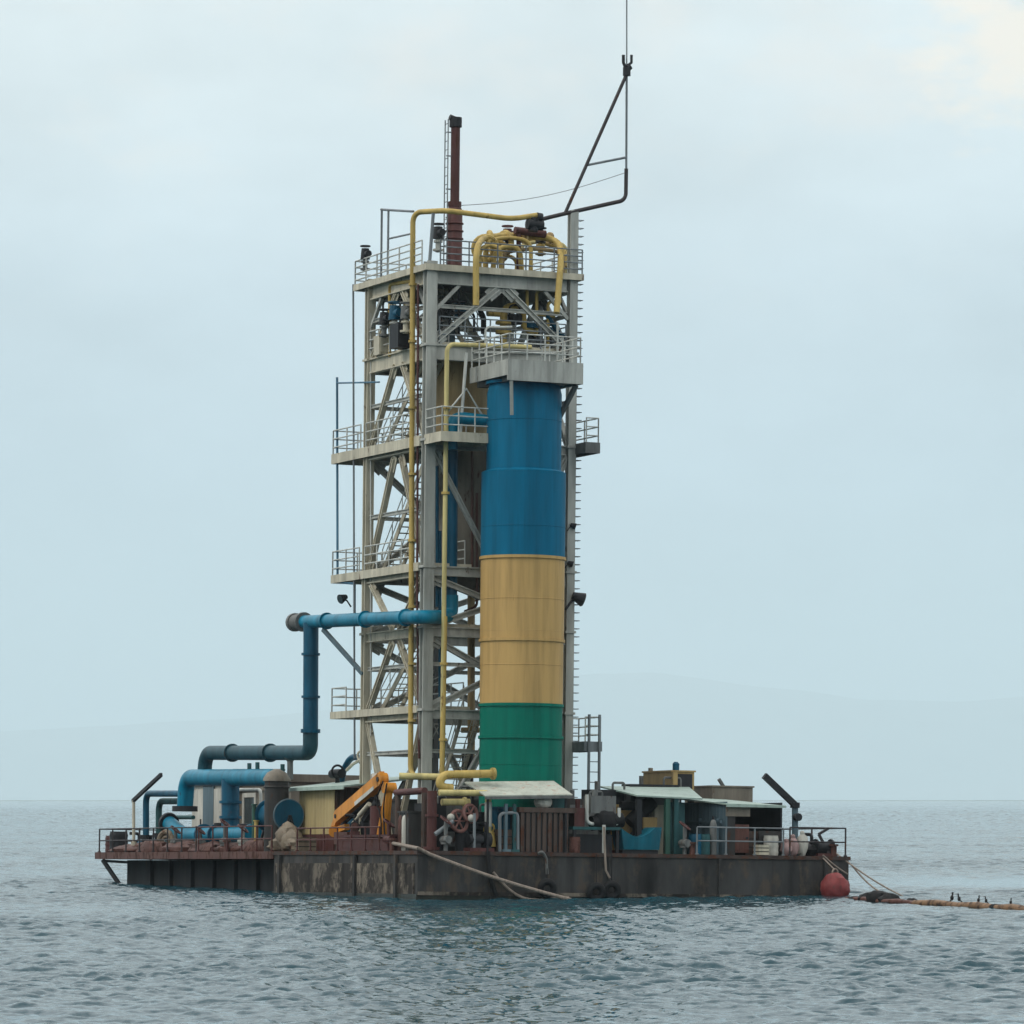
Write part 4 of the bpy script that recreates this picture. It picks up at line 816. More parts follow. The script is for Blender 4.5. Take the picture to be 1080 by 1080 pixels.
m = MB(); m.cyl(Y_(516, 893, -.6), Y_(516, 878, -.6), .3, .22); m.torus(Y_(516, 874, -.6), (0, 1, .3), .2, .05); m.build('hydrant', 'yellow', ym)
vw = thing('valve_group', 'rusty pinkish handwheels of a valve group under the yellow pipes', 'valve group', deck(487, v=1.0))
for px, y, r in ((484, 866, .42), (496, 858, .34)):
    q = P(px, y, v=1.0); m = MB(); m.torus(q, (.3, -1, .2), r, .075, seg=22)
    for k in range(3): a = k * math.pi / 3; dv = Vector((math.cos(a), .3 * math.cos(a), math.sin(a))) * r; m.cyl(q - dv, q + dv, .04, seg=6)
    m.build('handwheel', 'wheel', vw)
for px, y in ((475.5, 862), (497, 863)): q = P(px, y, v=.8); m = MB(); m.blob(q, (.3, .3, .3), .1, px); m.build('end_cap', 'white', vw)
m = MB(); q = P(488, 872, v=1.4); m.cyl((q.x, q.y, DK), q + UP * .5, .3); m.cyl((q.x - .7, q.y, q.z), (q.x + .9, q.y, q.z), .2); m.cyl(q + UP * .4, P(507, 860, v=1.2), .12); m.build('body', 'dark', vw)
m = MB(); q = deck(500, v=.5); m.cyl(q, q + UP * 1.5, .06, seg=8); q2_ = deck(478, v=.5); m.tube([P(459, 880, v=.6), P(478, 866, v=.6)], .09); m.build('stay', 'railgrey', vw)
cn = thing('sheet_canopy', 'chalky white sheet canopy with reddish stains before the green band', 'canopy', deck(552, v=1.2))
f0, f1 = P(512, 839, v=.35), P(604, 838, v=.35); k0, k1 = P(490, 824.5, v=2.1), P(584, 823.5, v=2.1)
m = MB(); m.slab([f0, f1, k1, k0], .05); m.build('roof_sheet', 'roofw', cn)
for q in (f0 + Vector((.15, .1, -.05)), f1 + Vector((-.25, .1, -.05)), k1 + Vector((-.2, -.1, -.05)), k0 + Vector((.3, -.1, -.05))): m = MB(); m.beam((q.x, q.y, DK), q, .08); m.build('post', 'dark', cn)
m = MB(); m.beam(f0 + UP * -.1, f1 + UP * -.1, .06, .1); m.build('front_rail', 'greyd', cn)
# slatted rusty crate and sack
va, vb = 548, 600; q0, q1 = deck(va, v=.45), deck(vb, v=.45); zt = P(570, 857, v=.45).z
cs = thing('slatted_crate', 'rusty slatted crate standing before the green band', 'crate', q0)
m = MB(); m.bb((q0.x + .05, .52, DK), (q1.x, 1.5, zt - .02)); m.build('core', 'dark', cs)
for k in range(9): x = q0.x + (q1.x - q0.x) * (k + .5) / 9; m = MB(); m.bb((x - .075, .45, DK + .02), (x + .075, .517, zt)); m.build('slat', 'slat', cs)
m = MB(); m.bb((q0.x - .05, .4, zt + .003), (q1.x + .3, 1.6, zt + .2)); m.build('top', 'slat', cs)
q = P(573, 845, v=.8); m = MB(); m.blob((q.x, q.y, zt + .42), (.75, .6, .55), .25, 5); one(m, 'white_sack', 'white', 'round white sack lying on top of the rusty crate', 'sack')
q = P(586, 846, v=1.2); m = MB(); m.bb((q.x - .2, 1., zt + .204), (q.x + .4, 1.4, zt + .6)); one(m, 'teal_box', 'teal', 'small teal box beside the white sack on the crate', 'box')
for px, lab in ((533, 'blue grey post left of the slatted crate'), (542, 'dark teal post between blue grey post and crate')):
    q = deck(px, v=.5); m = MB(); m.beam(q, q + UP * 1.9, .12); m.box(q + UP * .05, (.35, .35, .1)); one(m, 'post', 'bluegrey' if px == 533 else 'teal', lab, 'post')
q0, q1 = deck(523, v=1.6), deck(546, v=1.6); m = MB(); m.bb((q0.x, 1.5, DK), (q1.x, 2.2, DK + 1.7)); m.bb((q0.x - .05, 1.45, DK + 1.703), (q1.x + .05, 2.25, DK + 1.8)); one(m, 'blue_locker', 'blued', 'deep blue locker behind the posts below the canopy', 'locker')
# bench, stand with engine
q0, q1 = deck(602, v=.7), deck(652, v=.7); zt = P(620, 872, v=.7).z
bn = thing('work_bench', 'dark green topped work bench at the deck edge right of the crate', 'bench', q0)
m = MB(); m.bb((q0.x, .5, zt - .12), (q1.x, 1.5, zt)); m.build('top', 'teal', bn)
for x in (q0.x + .1, q1.x - .1):
    for y in (.6, 1.4): m = MB(); m.beam((x, y, DK), (x, y, zt - .122), .12); m.build('leg', 'dark', bn)
m = MB(); m.bb((q0.x + .25, .75, DK), (q1.x - .25, 1.4, zt - .3)); one(m, 'dark_crate', 'dark', 'dark box stowed under the green topped work bench', 'box')
eg = thing('engine', 'dark engine with grey top on a pipe stand above the bench', 'engine', Vector(((q0.x + q1.x) / 2, 1.0, zt)))
m = MB(); q = P(638, 866, v=.9); m.blob(q, (1.0, .9, .9), .2, 3, 18); m.cyl(q + Vector((-.6, 0, -.1)), q + Vector((.75, 0, .05)), .3); m.build('block', 'black', eg)
m = MB(); q = P(632, 846, v=1.0); m.bb(q + Vector((-.5, -.3, -.45)), q + Vector((.6, .4, .25))); m.cyl(q + Vector((-.2, 0, .25)), q + Vector((-.2, 0, .5)), .12); m.build('air_box', 'greyd', eg)
m = MB(); m.tube([P(619, 838, v=.7), P(619, 866, v=.7), P(623, 869, v=.7), P(653, 869, v=.7), P(653, 852, v=.7)], .07, bend=.15); m.build('cradle', 'rail', eg)
m = MB(); q = P(637, 870, v=.3); m.cyl((q.x, q.y, DK + .002), q, .07); m.build('leg', 'rail', eg)
q = P(611, 858, v=1.1); m = MB(); m.bb((q.x - .35, .8, zt + .003), (q.x + .1, 1.3, zt + .75)); m.cyl((q.x - .1, 1.05, zt + .75), (q.x - .1, 1.05, zt + 1.1), .1); one(m, 'pump', 'redbrown', 'small red brown pump on the bench left of the engine', 'pump')
q = deck(668, v=3.2); m = MB(); m.bb(q + Vector((-1, -.4, 0)), q + Vector((.6, .5, 1.9))); m.bb(q + Vector((-1.05, -.45, 1.903)), q + Vector((.65, .55, 2.0))); one(m, 'pale_box_stack', 'tan', 'tan box in the shade under the open pale roof', 'box')
q = deck(694, v=2.4); m = MB(); m.bb(q + Vector((-.3, -.3, 0)), q + Vector((.3, .3, 2.0))); m.bb(q + Vector((-.33, -.33, 1.2)), q + Vector((.33, -.303, 1.8))); one(m, 'cream_panel', 'cream', 'cream upright panel box left of the green shelter posts', 'panel')
q = P(676, 858, v=2.2); m = MB(); m.cyl(q + Vector((-.5, 0, -.4)), q + Vector((.5, 0, .5)), .3); m.cyl((q.x, q.y, DK), (q.x, q.y, q.z), .35); m.cyl(q + Vector((-.2, 0, .3)), q + Vector((-.9, 0, .3)), .18); one(m, 'winch_motor', 'black', 'black slanting motor above the blue tub under the open roof', 'motor')
# blue tub
q0, q1 = deck(655, v=.5), deck(697, v=.5); tb = thing('blue_tub', 'blue tub at the deck edge under the open pale roof', 'tub', q0)
x0, x1 = q0.x, q1.x; vs_ = []; m = MB(); n = 14; z1 = P(676, 877, v=.5).z
prof = [(0, DK + .12), (.18, DK + .05), (.95, DK + .05), (1.0, DK + .2)]
top = [z1 + .12 - .35 * math.sin(math.pi * min(1, k / n * 1.25)) if k < n * .8 else z1 + .18 for k in range(n + 1)]
ring = [Vector((x0 + (x1 - x0) * k / n, .42 + .05 * math.cos(k), top[k])) for k in range(n + 1)]
low = [Vector((x0 + .12 + (x1 - x0 - .2) * k / n, .5, DK + .16)) for k in range(n + 1)]
bt = [p + Vector((0, 1.0, 0)) for p in ring]; bl = [p + Vector((0, .85, 0)) for p in low]
A = ring + low + bl + bt; w = n + 1; fs = []
for k in range(n): fs += [(k, w + k, w + k + 1, k + 1), (w + k, 2 * w + k, 2 * w + k + 1, w + k + 1), (2 * w + k, 3 * w + k, 3 * w + k + 1, 2 * w + k + 1), (3 * w + k, k, k + 1, 3 * w + k + 1)]
fs += [(0, 3 * w, 2 * w, w), (n, w + n, 2 * w + n, 3 * w + n)]
m.add(A, fs); m.build('shell', 'tubblue', tb)
m = MB(); m.bb((x0 + .1, .55, DK), (x1 - .1, 1.3, DK + .15)); m.build('cradle', 'dark', tb)
# open shelter with pale roof
sh = thing('open_shelter', 'open sided shelter with pale sheet roof and green posts left of the dark shed', 'shelter', deck(690, v=3))
r0, r1, r2, r3 = P(672, 838.5, v=.9), P(741, 842, v=.9), P(727, 830, v=5.4), P(632, 829, v=5.4)
m = MB(); m.slab([r0, r1, r2, r3], .06); m.build('roof_sheet', 'roof', sh)
for px, v_, mt in ((703, 1.0, 'green'), (712, 1.1, 'teal'), (673, 1.1, 'dark'), (640, 5.0, 'dark'), (728, 4.8, 'dark')):
    q = deck(px, v=v_); zt = (P(px, 842, v=v_).z if v_ < 2 else P(px, 833, v=v_).z); m = MB(); m.beam(q, (q.x, q.y, zt - .02), .2); m.build('post', mt, sh)
m = MB(); q0, q1 = deck(703, v=1.6), deck(716, v=1.6); m.bb((q0.x, 1.5, DK), (q1.x + .2, 1.56, P(707, 846, v=1.5).z)); m.build('side_panel', 'teal', sh)
# dark shed with open front
cx = deck(766, v=1.0).x; vb = 6.0; ex = deck(823, v=1.0).x; zt = P(766, 848, v=1.0).z
ds = thing('deck_shed', 'blue grey clad shed with dark open front and pale roof on the right deck', 'shed', (cx, 1, DK))
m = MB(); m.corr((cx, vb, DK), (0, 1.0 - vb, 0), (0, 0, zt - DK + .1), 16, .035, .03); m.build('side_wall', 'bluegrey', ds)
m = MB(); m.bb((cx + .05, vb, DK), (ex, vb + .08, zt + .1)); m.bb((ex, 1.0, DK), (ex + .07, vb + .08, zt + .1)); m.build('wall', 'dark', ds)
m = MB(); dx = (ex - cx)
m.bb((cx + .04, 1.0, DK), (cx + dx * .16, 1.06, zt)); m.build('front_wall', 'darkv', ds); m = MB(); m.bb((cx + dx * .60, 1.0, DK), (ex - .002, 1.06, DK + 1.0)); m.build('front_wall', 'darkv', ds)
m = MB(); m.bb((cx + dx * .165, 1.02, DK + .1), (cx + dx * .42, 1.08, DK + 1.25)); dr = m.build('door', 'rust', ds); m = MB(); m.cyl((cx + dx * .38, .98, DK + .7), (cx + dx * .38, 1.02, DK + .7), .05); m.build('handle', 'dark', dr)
m = MB(); zp = P(776, 861, v=1.0).z; m.bb((cx - .05, .93, zp), (cx + dx * .42, .995, zp + .46)); m.build('sign_panel', 'wallg', ds)
m = MB(); m.slab([(cx - .15, .75, zt + .02), (ex + .1, .75, zt - .02), (ex + .1, vb + .3, zt + .30), (cx - .15, vb + .3, zt + .36)], .06); m.bb((cx - .15, .71, zt - .12), (ex + .1, .747, zt - .03)); m.build('roof', 'roof', ds)
for px in (738, 756): q = P(px, 900, u=cx - .2); m = MB(); m.beam((q.x, q.y, DK), (q.x, q.y, DK + 1.5), .12); m.build('post', 'bluegrey', ds)
m = MB(); zz = P(745, 867, u=cx - .2).z; m.beam((cx - .2, VV(722, cx - .2), zz), (cx - .2, VV(760, cx - .2), zz), .1); m.build('side_bar', 'bluegrey', ds)
# boxes on the roofs
def roofbox(name, lab, pc, y0, y1, v, wl, wr, mt, mt2=None, cat='box'):
    q = P(pc, y1, v=v); z1 = P(pc, y0, v=v).z; t = thing(name, lab, cat, q)
    m = MB(); m.bb((q.x, v, q.z), (q.x + wr, v + wl, z1)); m.build('body', mt, t)
    if mt2: m = MB(); m.bb((q.x + .1, v - .03, q.z + .05), (q.x + wr - .1, v - .003, z1 - .08)); m.build('front_panel', mt2, t)
    m = MB(); m.bb((q.x - .05, v - .06, z1 + .003), (q.x + wr + .05, v + wl + .05, z1 + .07)); m.build('lid', mt, t)
    return t, q, z1
t, q, z1 = roofbox('tan_housing', 'tan square housing with dark front above the open shelter roof', 708, 814, 836, 5.5, 2.7, 1.05, 'tan', 'dark', 'housing')
m = MB(); m.cyl((q.x + .25, 5.6, z1), (q.x + .25, 5.6, z1 + .3), .14); m.blob((q.x + .25, 5.6, z1 + .3), (.3, .3, .25), .2, 2); m.build('vent', 'blued', t)
m = MB(); m.cyl((q.x + .05, 7.6, z1), (q.x + .05, 7.6, z1 + .2), .1); m.build('small_vent', 'wallg', t)
m = MB(); m.beam((q.x + .08, 5.38, q.z - .55), (q.x + .08, 5.38, z1 - .02), .2); m.build('corner_post', 'tan', t)
t, q, z1 = roofbox('grey_housing', 'long low grey housing rising behind the pale shed roof', 751, 830, 848, 6.6, 2.6, 1.9, 'wallg', None, 'housing')
m = MB(); m.beam((q.x + .75, 7, z1), (q.x + .5, 7, z1 + .35), .12); m.build('antenna_stub', 'greyd', t)
# sacks, winch, right end
for px, d, mt, lab, s_ in ((829, (.5, .5, .62), 'pink', 'pinkish sack at the foot of the right davit, left one', 1), (836, (.55, .5, .8), 'pink', 'taller pinkish sack leaning on the right davit post', 2), (846, (.5, .4, .95), 'white', 'pale upright sack on the right deck between davit and winch', 3)):
    q = deck(px, v=.7); m = MB(); m.blob(q + UP * d[2] * .46, d, .3, s_ * 9); m.blob(q + UP * d[2] * .98, (d[0] * .4, d[1] * .4, .2), .2, s_); one(m, 'sack', mt, lab, 'sack')
wn = thing('hand_winch', 'dark hand winch with crank near the right end railing', 'winch', deck(869, v=.8))
q = deck(869, v=.8); m = MB(); m.cyl(q + Vector((-.4, 0, .35)), q + Vector((.3, 0, .35)), .25); m.cyl(q + Vector((-.42, 0, .35)), q + Vector((-.36, 0, .35)), .36); m.cyl(q + Vector((.28, 0, .35)), q + Vector((.34, 0, .35)), .36); m.build('drum', 'dark', wn)
m = MB(); m.beam(q + Vector((.2, -.2, 0)), q + Vector((-.25, 0, .9)), .12); m.beam(q + Vector((-.25, 0, .9)), q + Vector((.2, 0, 1.15)), .1); m.build('crank', 'raild', wn)
m = MB(); m.box(q + Vector((0, 0, .06)), (.9, .7, .12)); m.build('base_plate', 'redbrown', wn)
q = deck(857, v=.9); m = MB(); m.blob(q + UP * .2, (.7, .6, .5), .4, 8); one(m, 'rope_heap', 'black', 'black heap of rope beside the hand winch', 'rope heap')

# ================================================================== HANGING ON THE HULL
tg = 'tyre fenders on the near hull side'
def tyre(px, y, lab, s=1.):
    q = P(px, y, v=-.34); t = thing('tyre_fender', lab, 'tyre', q); m = MB(); m.torus(q, (.15, 1, .1), .26 * s, .14 * s, seg=24, sg=10); m.build('tyre', 'black', t); t['group'] = tg
    top = P(px, 901, v=-.12); m = MB(); m.tube([top, q + UP * .3], .022, seg=6); m.build('lanyard', 'black', t)
tyre(577, 937, 'lone tyre fender beside the thick pale hawser on the near hull'); tyre(629, 941, 'lower left tyre of the touching pair on the near hull'); tyre(645, 939, 'right tyre of the touching pair on the near hull')
m = MB(); m.tube([P(637, 872, v=-.05), P(638, 900, v=-.12), P(639, 918, v=-.18), P(643, 926, v=-.2)], .05, seg=7); one(m, 'hanging_line', 'rope', 'pale line hanging down the hull below the engine', 'rope')
m = MB(); m.tube([P(568, 900, v=-.12), P(572, 898, v=-.3), P(576, 905, v=-.2), P(577, 922, v=-.2)], .06, seg=7, bend=.1); one(m, 'hull_pipe', 'greyd', 'small bent grey pipe on the hull above the left tyre', 'pipe')
b0, = (P(880.5, 936, v=-.75),); by = thing('buoy', 'big faded red round buoy floating against the right hull end', 'buoy', b0)
m = MB(); m.blob(b0, (1.22, 1.16, 1.2), .14, 4, 28); m.build('float', 'buoy', by); m = MB(); m.torus(b0 + UP * .62, (0, 1, 0), .12, .04); m.tube([b0 + UP * .7, P(868, 905, v=-.1)], .03, seg=6); m.build('eye_and_line', 'rope', by)
hw = MB(); a = Vector((.25, 3.2, DK + .3)); c1 = Vector((-.02, -.12, DK + .02)); e = P(606, 950, v=-1.2); pts = [c1.lerp(e, k / 14) - UP * (.12 * math.sin(math.pi * k / 14)) for k in range(15)] + [P(760, 956, v=-1.6)]
one(hw.tube([a, c1 + UP * .06] + pts[1:], .075, seg=8), 'mooring_hawser', 'rope', 'thick pale hawser slanting from the near corner down to the water', 'rope')
m = MB(); a = P(520, 920, v=-.1); e = P(600, 947, v=-.3); m.tube([a.lerp(e, k / 10) - UP * (.9 * math.sin(math.pi * k / 10) * (1 - k / 14)) for k in range(11)], .06, seg=7); one(m, 'drooping_line', 'rope', 'slack pale line drooping along the hull under the hawser', 'rope')
q = P(515, 920, v=-.2); m = MB(); m.tube([P(515, 898, v=-.15), P(516, 925, v=-.25), P(524, 945, v=-.2)], .09, seg=8, bend=.3); one(m, 'hull_hose', 'black', 'black hose down the hull face below the yellow pipe', 'hose')
def line(name, pa, pb, lab, sag=.15, r=.035, mt='rope'):
    m = MB(); one(m.tube([pa.lerp(pb, k / 10) - UP * (sag * math.sin(math.pi * k / 10)) for k in range(11)], r, seg=6), name, mt, lab, 'rope')
line('mooring_line', Vector((18.6, .45, DK + .2)), P(962, 950, v=-2.5), 'upper thin rope running from the right hull end out to the floating hose')
line('mooring_line', P(898, 912, v=-.05), P(934, 944, v=-1.8), 'short lower rope at the right hull end')
line('mooring_line', P(868, 902, v=-.08), P(894, 922, v=-.12), 'grey rope lying across the right end of the hull face', .05)

# ================================================================== MORE SMALL EQUIPMENT
def small_pump(q, lab, mt='blued', s=1., rz=0):
    t = thing('pump_set', lab, 'pump', q); d = Vector((math.cos(rz), math.sin(rz), 0)); n = Vector((-d.y, d.x, 0))
    m = MB(); m.box(q + UP * .07, (1.0 * s, .5 * s, .14), rz); m.build('base_plate', 'redbrown', t)
    m = MB(); m.cyl(q + UP * .42 * s - d * .45 * s, q + UP * .42 * s + d * .1 * s, .2 * s); m.box(q + UP * .24 * s - d * .2 * s, (.4 * s, .3 * s, .3 * s), rz); m.build('motor', mt, t)
    m = MB(); m.cyl(q + UP * .42 * s + d * .18 * s, q + UP * .42 * s + d * .42 * s, .27 * s); m.cyl(q + UP * .42 * s, q + UP * .42 * s + d * .3 * s, .06 * s); m.tube([q + UP * .5 * s + d * .3 * s, q + UP * 1.0 * s + d * .3 * s, q + UP * 1.0 * s + d * .3 * s + n * .5 * s], .08 * s, bend=.15); m.box(q + UP * .2 * s + d * .3 * s, (.2 * s, .3 * s, .25 * s), rz); m.build('volute', 'dark', t)
def valve_post(q, lab, h=1.1, mt='greyd', r=.26):
    t = thing('valve_post', lab, 'valve', q); m = MB(); m.cyl(q, q + UP * h, .08); flange(m, q + UP * .3, UP, .2, .04); m.cyl(q + Vector((0, -.3, .45)), q + Vector((0, .3, .45)), .15); m.build('stem', mt, t)
    m = MB(); m.torus(q + UP * h, (.5, -.4, .8), r, .035, seg=18, sg=6)
    for k in range(2): a = k * math.pi / 2 + .3; x, y = orth(Vector((.5, -.4, .8))); dv = (x * math.cos(a) + y * math.sin(a)) * r; m.cyl(q + UP * h - dv, q + UP * h + dv, .022, seg=6)
    m.build('handwheel', 'redbrown', t)
def bottle(q, lab, mt):
    t = thing('gas_bottle', lab, 'gas bottle', q); m = MB(); m.lathe(q, [(.13, 0), (.14, .05), (.14, 1.2), (.1, 1.36), (.045, 1.42)], seg=14); m.build('body', mt, t); m = MB(); m.cyl(q + UP * 1.42, q + UP * 1.55, .05, seg=8); m.build('valve_cap', 'dark', t)
def crate(q, d, lab, mt, name='crate'):
    t = thing(name, lab, 'crate', q); m = MB(); x, y, z = d; m.box(q + UP * z / 2, (x - .04, y - .04, z - .02)); m.build('body', 'dark', t)
    for k in range(3): h0 = z * k / 3; m = MB(); m.bb(q + Vector((-x/2, -y/2, h0 + .02)), q + Vector((x/2, -y/2 + .018, h0 + z/3 - .02))); m.bb(q + Vector((-x/2 , -y/2 + .02, h0 + .02)), q + Vector((-x/2 + .018, y/2, h0 + z/3 - .02))); m.build('plank', mt, t)
valve_post(deck(185, u=.6), 'valve post with red wheel under the fat blue pipe mouth, far left deck', 1.0)
valve_post(deck(211, u=.55), 'valve post with red wheel at the deck edge before the cream cabinet', .95)
valve_post(deck(237, u=.5), 'tall valve post with red wheel in front of the blue tee leg', 1.25)
valve_post(deck(256, u=.5), 'valve post with red wheel beside the thin green post', 1.0, 'grey')
small_pump(deck(148, u=1.9), 'blue motor pump set between the thin davit post and the gooseneck pipes', 'blued', .9, 1.5)
small_pump(deck(262, u=2.9), 'grey motor pump set behind the thin green post below the cabin window', 'greyd', 1.2, 1.2)
small_pump(deck(222, u=3.2), 'cream motor pump set before the cream twin door cabinet', 'cream', 1.1, 1.4)
m = MB(); m.tube([deck(176, u=3) + UP * .2, P(176, 862, u=3), P(204, 862, u=3.2)], .1, seg=10, bend=.3); one(m, 'small_pipe', 'teal', 'thin teal pipe bend beyond the open end of the blue manifold', 'pipe')
m = MB(); m.tube([deck(250, u=3.8), P(250, 833, u=3.8), P(275, 833, u=3.8), P(275, 850, u=3.8)], .08, seg=10, bend=.25); one(m, 'small_pipe', 'rail', 'thin pale pipe arch in front of the grey brown cabin', 'pipe')
m = MB(); m.tube([P(246, 812, u=4.6), P(300, 812, u=4.6)], .05, seg=8); m.tube([P(262, 812, u=4.6), P(262, 826, u=4.6)], .04); m.tube([P(290, 812, u=4.6), P(290, 826, u=4.6)], .04); one(m, 'roof_rail', 'railgrey', 'thin grey rail along the roof of the grey brown cabin', 'rail')
crate(deck(320, u=.9) , (.8, .9, .6), 'weathered wooden crate at the deck edge before the beige cabin', 'sack')
bottle(deck(364, u=1.9), 'dark green gas bottle behind the orange crane boom', 'green'); bottle(deck(370, u=1.9), 'blue gas bottle beside the green one behind the crane boom', 'blued')
small_pump(deck(374, u=.85) + UP * .67, 'red pump set on the skid under the orange crane boom', 'rust', .8, 1.2)
valve_post(deck(410, u=.35), 'valve post with red wheel right of the crane mast', 1.1, 'redbrown')
bottle(deck(427, u=.5), 'pale gas bottle under the pipe portal frame', 'white'); bottle(deck(423, u=.5), 'rusty gas bottle under the pipe portal frame', 'rust')
valve_post(deck(470, v=.35), 'valve post with red wheel right of the red brown standpipe', 1.2)
for k, (px, v, w_, h_, mt, lab) in enumerate(((458, 2.6, 1.0, 1.9, 'dark', 'dark filler box behind the red brown standpipe'), (478, 2.9, 1.4, 2.3, 'darkv', 'dark filler box behind the rusty handwheels'), (503, 2.8, 1.0, 1.6, 'dark', 'dark filler box deep under the left end of the white canopy'), (615, 2.6, 1.6, 2.2, 'darkv', 'upright dark filler box behind the green topped bench'), (640, 3.4, 1.5, 2.6, 'dark', 'tall dark filler box behind the engine'), (690, 5.2, 2.2, 2.9, 'dark', 'wide dark filler box at the back of the open shelter'))):  # boxes added to deepen the dark behind the front equipment
    q = deck(px, v=v); t = thing('dark_filler_box', lab, 'box'  , q); m = MB(); m.bb(q + Vector((-w_ / 2, 0, 0)), q + Vector((w_ / 2, .9, h_))); m.build('body', mt, t)
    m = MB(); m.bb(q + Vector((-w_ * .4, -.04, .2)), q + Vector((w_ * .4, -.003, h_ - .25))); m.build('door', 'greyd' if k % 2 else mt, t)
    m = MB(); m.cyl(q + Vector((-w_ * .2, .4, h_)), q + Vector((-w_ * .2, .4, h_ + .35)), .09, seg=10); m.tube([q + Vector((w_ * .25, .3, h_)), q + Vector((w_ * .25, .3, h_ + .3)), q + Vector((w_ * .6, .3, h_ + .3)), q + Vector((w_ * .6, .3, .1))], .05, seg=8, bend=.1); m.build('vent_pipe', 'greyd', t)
small_pump(deck(505, v=.7), 'dark pump set left of the yellow hydrant', 'dark', 1.1, .1)
crate(deck(530, v=.9), (.7, .6, .9), 'dark planked box right of the yellow hydrant', 'slat')
m = MB(); m.tube([deck(527, v=.5), P(527, 858, v=.5), P(546, 857, v=.5), deck(546, v=.5)], .07, seg=10, bend=.2); one(m, 'pipe_hoop', 'railgrey', 'grey pipe hoop around the posts under the canopy', 'frame')
drum(deck(606, v=.4), .22, .6, 'rust', 'small rusty drum at the left end of the green topped bench')
small_pump(deck(662, v=2.6), 'grey pump set behind the blue tub', 'greyd', 1.3, .2)
crate(deck(683, v=2.0), (.6, .5, 1.5), 'tall slatted crate behind the right end of the blue tub', 'tan')
valve_post(deck(722, v=.5), 'valve post with red wheel right of the teal shelter post', 1.15)
drum(deck(733, v=.6), .26, .8, 'blued', 'deep blue drum before the blue grey shed wall'); drum(deck(742, v=.6), .26, .8, 'teal', 'dark teal drum right of the blue one before the shed wall')
bottle(deck(752, v=.55), 'grey gas bottle at the corner of the dark shed', 'greyd')
crate(deck(795, v=1.6), (1.2, .8, 1.0), 'dim planked crate inside the dark shed doorway', 'slat')
crate(deck(803, v=.55), (.5, .45, .45), 'small cream box left of the cream drum', 'cream')
small_pump(deck(851, v=1.6), 'dark pump set behind the pale upright sack', 'dark', .9, .3)
# small bore piping high in the tower
def bores(name, lab, segs, mat, r=.05, cat='pipework'):
    t = thing(name, lab, cat, Vector(segs[0][0]))
    for sg in segs: m = MB(); m.tube(sg, r, seg=8, bend=.2); m.build('pipe', mat, t)
u_ = TU + .15
bores('instrument_piping', 'thin grey pipework on the left face just under the tower top', [[P(395, 345, u=u_), P(395, 305, u=u_), P(430, 300, u=u_)], [P(404, 340, u=u_), P(404, 318, u=u_), P(432, 312, u=u_)], [P(412, 350, u=u_), P(412, 326, u=u_), P(440, 322, u=u_)], [P(422, 366, u=u_), P(422, 290, u=u_)]], 'greyd')
bores('instrument_piping', 'thin yellow pipework on the left face beside the upper valves', [[P(411, 376, u=u_ - .2), P(411, 300, u=u_ - .2), P(436, 296, u=u_ - .2)], [P(426, 370, u=u_), P(427, 308, u=u_)]], 'yellow', .07)
vv_ = TV + .5
bores('instrument_piping', 'thin dark pipework right of the front column below the tower top', [[P(464, 350, v=vv_), P(464, 318, v=vv_), P(492, 318, v=vv_)], [P(474, 352, v=vv_), P(474, 330, v=vv_), P(500, 330, v=vv_), P(500, 350, v=vv_)], [P(484, 352, v=vv_), P(484, 300, v=vv_)]], 'dark', .055)
bores('instrument_piping', 'thin yellow pipework beside the right column below the tower top', [[P(566, 352, v=vv_), P(566, 306, v=vv_), P(588, 306, v=vv_)], [P(578, 370, v=vv_), P(578, 318, v=vv_), P(592, 318, v=vv_)], [P(556, 300, v=vv_), P(556, 330, v=vv_), P(585, 334, v=vv_)]], 'yellow', .07)
bores('instrument_piping', 'thin pale pipework along the railing over the head platform', [[P(500, 372, v=5.9), P(590, 372, v=5.9)], [P(512, 378, v=5.9), P(512, 345, v=5.9), P(540, 345, v=5.9)], [P(588, 378, v=5.9), P(588, 340, v=5.9)]], 'rail', .05)
bores('instrument_piping', 'rusty pipework hanging between the grimy vessel and the striped column', [[P(498, 476, v=6.6), P(498, 600, v=6.6)], [P(503, 520, v=6.6), P(503, 640, v=6.6), P(490, 645, v=6.6)]], 'rust', .06)
bores('instrument_piping', 'thin blue pipework left of the front column at mid height', [[P(461, 480, v=6.4), P(461, 640, v=6.4)], [P(464, 560, v=6.4), P(464, 800, v=6.4)]], 'blued', .07)
for k, (px, py, v, lab, mats) in enumerate([(470, 350, 7.4, 'dark valve behind the thin dark pipework right of the front column', ('dark', 'greyd')), (484, 349, 7.8, 'blue topped valve behind the thin dark pipework', ('blued', 'grey')), (560, 372, 7., 'dark topped valve on the upper platform below the yellow valve skid', ('dark', 'greyd')), (580, 372, 7.2, 'blue topped valve on the upper platform near the right column', ('blued', 'greyd')),
    (462, 266, 7.5, 'dark valve on the tower top left of the red chimney base', ('dark', 'grey')), (535, 268, 7.8, 'rusty valve on the tower top inside the yellow loops', ('redbrown', 'dark')), (570, 270, 7.6, 'dark valve on the tower top under the right yellow loop', ('dark', 'yellow'))]):
    motor_valve(px, py, v, lab, 1.1, mats)

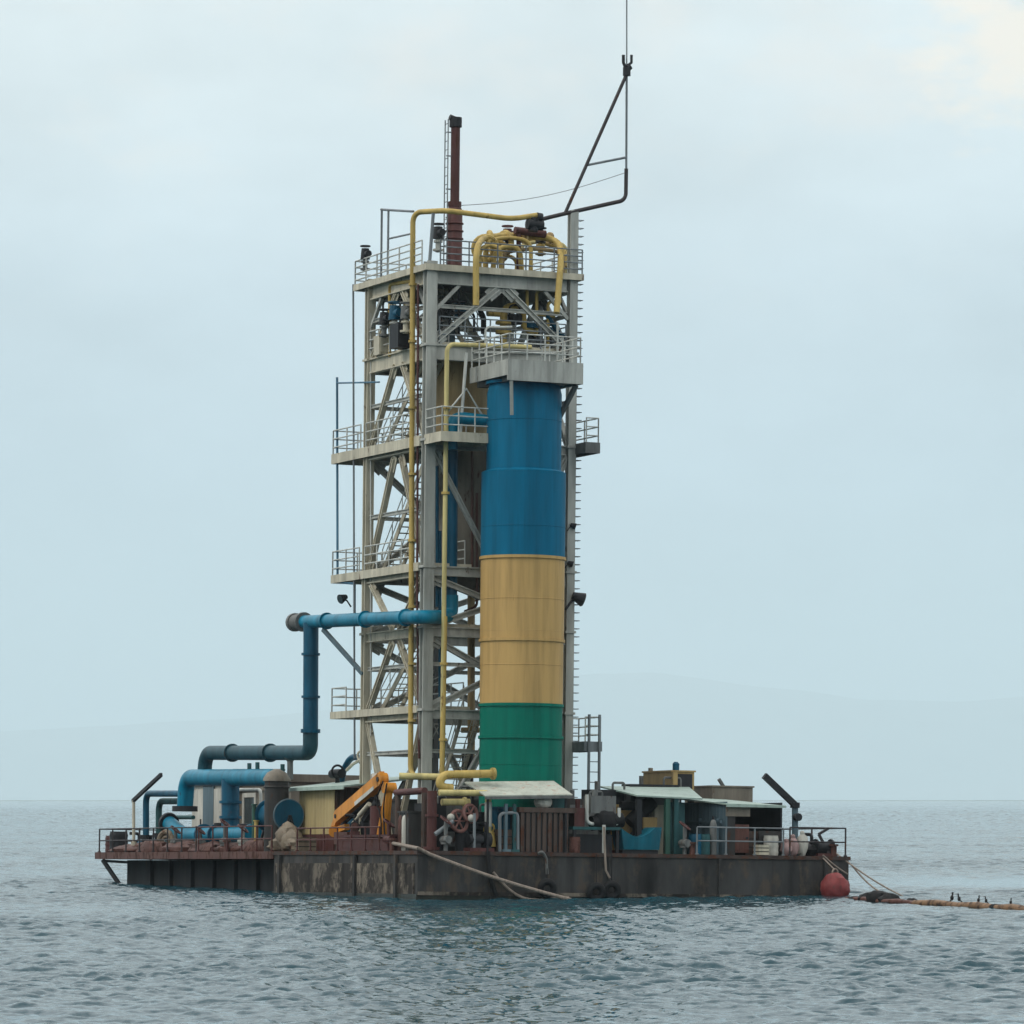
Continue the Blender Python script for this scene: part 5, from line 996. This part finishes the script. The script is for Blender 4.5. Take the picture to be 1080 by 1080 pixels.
# ================================================================== FLOATING HOSE AND BIRDS (on the water, level)
fl = thing('floating_hose', 'ochre floating hose stretching right from the barge across the water', 'hose', W(980, 957, 172), barge=False)
def wat(px, py, up=0.): q = P0(px, py); q.z += up; return q
def P0(px, py):
    d = ray(px, py); t = -CAM.z / d.z; q = CAM + d * t; q.z = 0; return q
path = [P0(x, y) for x, y in ((893, 950.5), (930, 953), (965, 955), (1010, 957.5), (1050, 960), (1085, 962), (1140, 966), (1210, 971))]
for k, (a, b) in enumerate(zip(path, path[1:])):
    m = MB(); m.tube([a + UP * .06, a.lerp(b, .5) + UP * .12, b + UP * .06], .15 if k > 1 else .11, seg=10); m.build('hose_section', 'boomo' if k > 1 else 'rust', fl)
for k, (x, y, s) in enumerate(((972, 955, .4), (985, 956, .45), (994, 956.6, .4), (1018, 957.8, .5), (1026, 958, .4), (1049, 960, .5), (900, 951, .5), (914, 951.5, .8), (927, 952.5, 1.1), (938, 953, .9), (962, 954, .55), (1005, 957, .4), (1035, 958.5, .5), (1060, 960.5, .45), (1074, 961, .5))):
    q = P0(x, y); m = MB(); m.blob(q + UP * .14 * s, (.95 * s, .7 * s, .62 * s), .3, k + 50); m.build('float', 'black', fl)
def bird(q, rz, lab, s=1.):
    t = thing('water_bird', lab, 'bird', q, 'black birds perched on the floating hose', barge=False); s *= .68; m = MB(); c, n = math.cos(rz), math.sin(rz); f = Vector((c, n, 0))
    m.blob(q + UP * .22 * s + f * .0, (.2 * s, .2 * s, .3 * s), .1, 1); m.tube([q + UP * .28 * s, q + UP * .4 * s + f * .06 * s, q + UP * .48 * s + f * .03 * s], .045 * s, seg=8); m.blob(q + UP * .5 * s + f * .06 * s, (.12 * s, .1 * s, .09 * s), .05, 2)
    m.cyl(q + UP * .5 * s + f * .1 * s, q + UP * .49 * s + f * .22 * s, .02 * s, .006 * s, seg=6); m.tube([q + UP * .14 * s - f * .05 * s, q + UP * .0 * s - f * .2 * s], .04 * s, seg=6); m.build('body', 'bird', t); return t
bird(P0(1004, 957) + UP * .2, .4, 'first black bird at the left of those on the ochre hose', 1.0)
bird(P0(1011.5, 957.5) + UP * .2, 2.6, 'second black bird right beside the leftmost bird', .9)
bird(P0(1032, 958.6) + UP * .2, .2, 'black bird midway along the visible ochre hose', .8)
bird(P0(1040, 959) + UP * .2, 2.9, 'black bird just right of the midway bird on the hose', .75)
bird(P0(1066, 960.6) + UP * .2, .5, 'black bird nearest the right edge on the ochre hose', .7)

# ------------------------------------------------------------------ list the barge and everything on it
for o in BARGE:
    o.matrix_basis = TILT @ Matrix.Translation(o.location)
for o in bpy.data.objects:
    if '_o' in o: del o['_o']
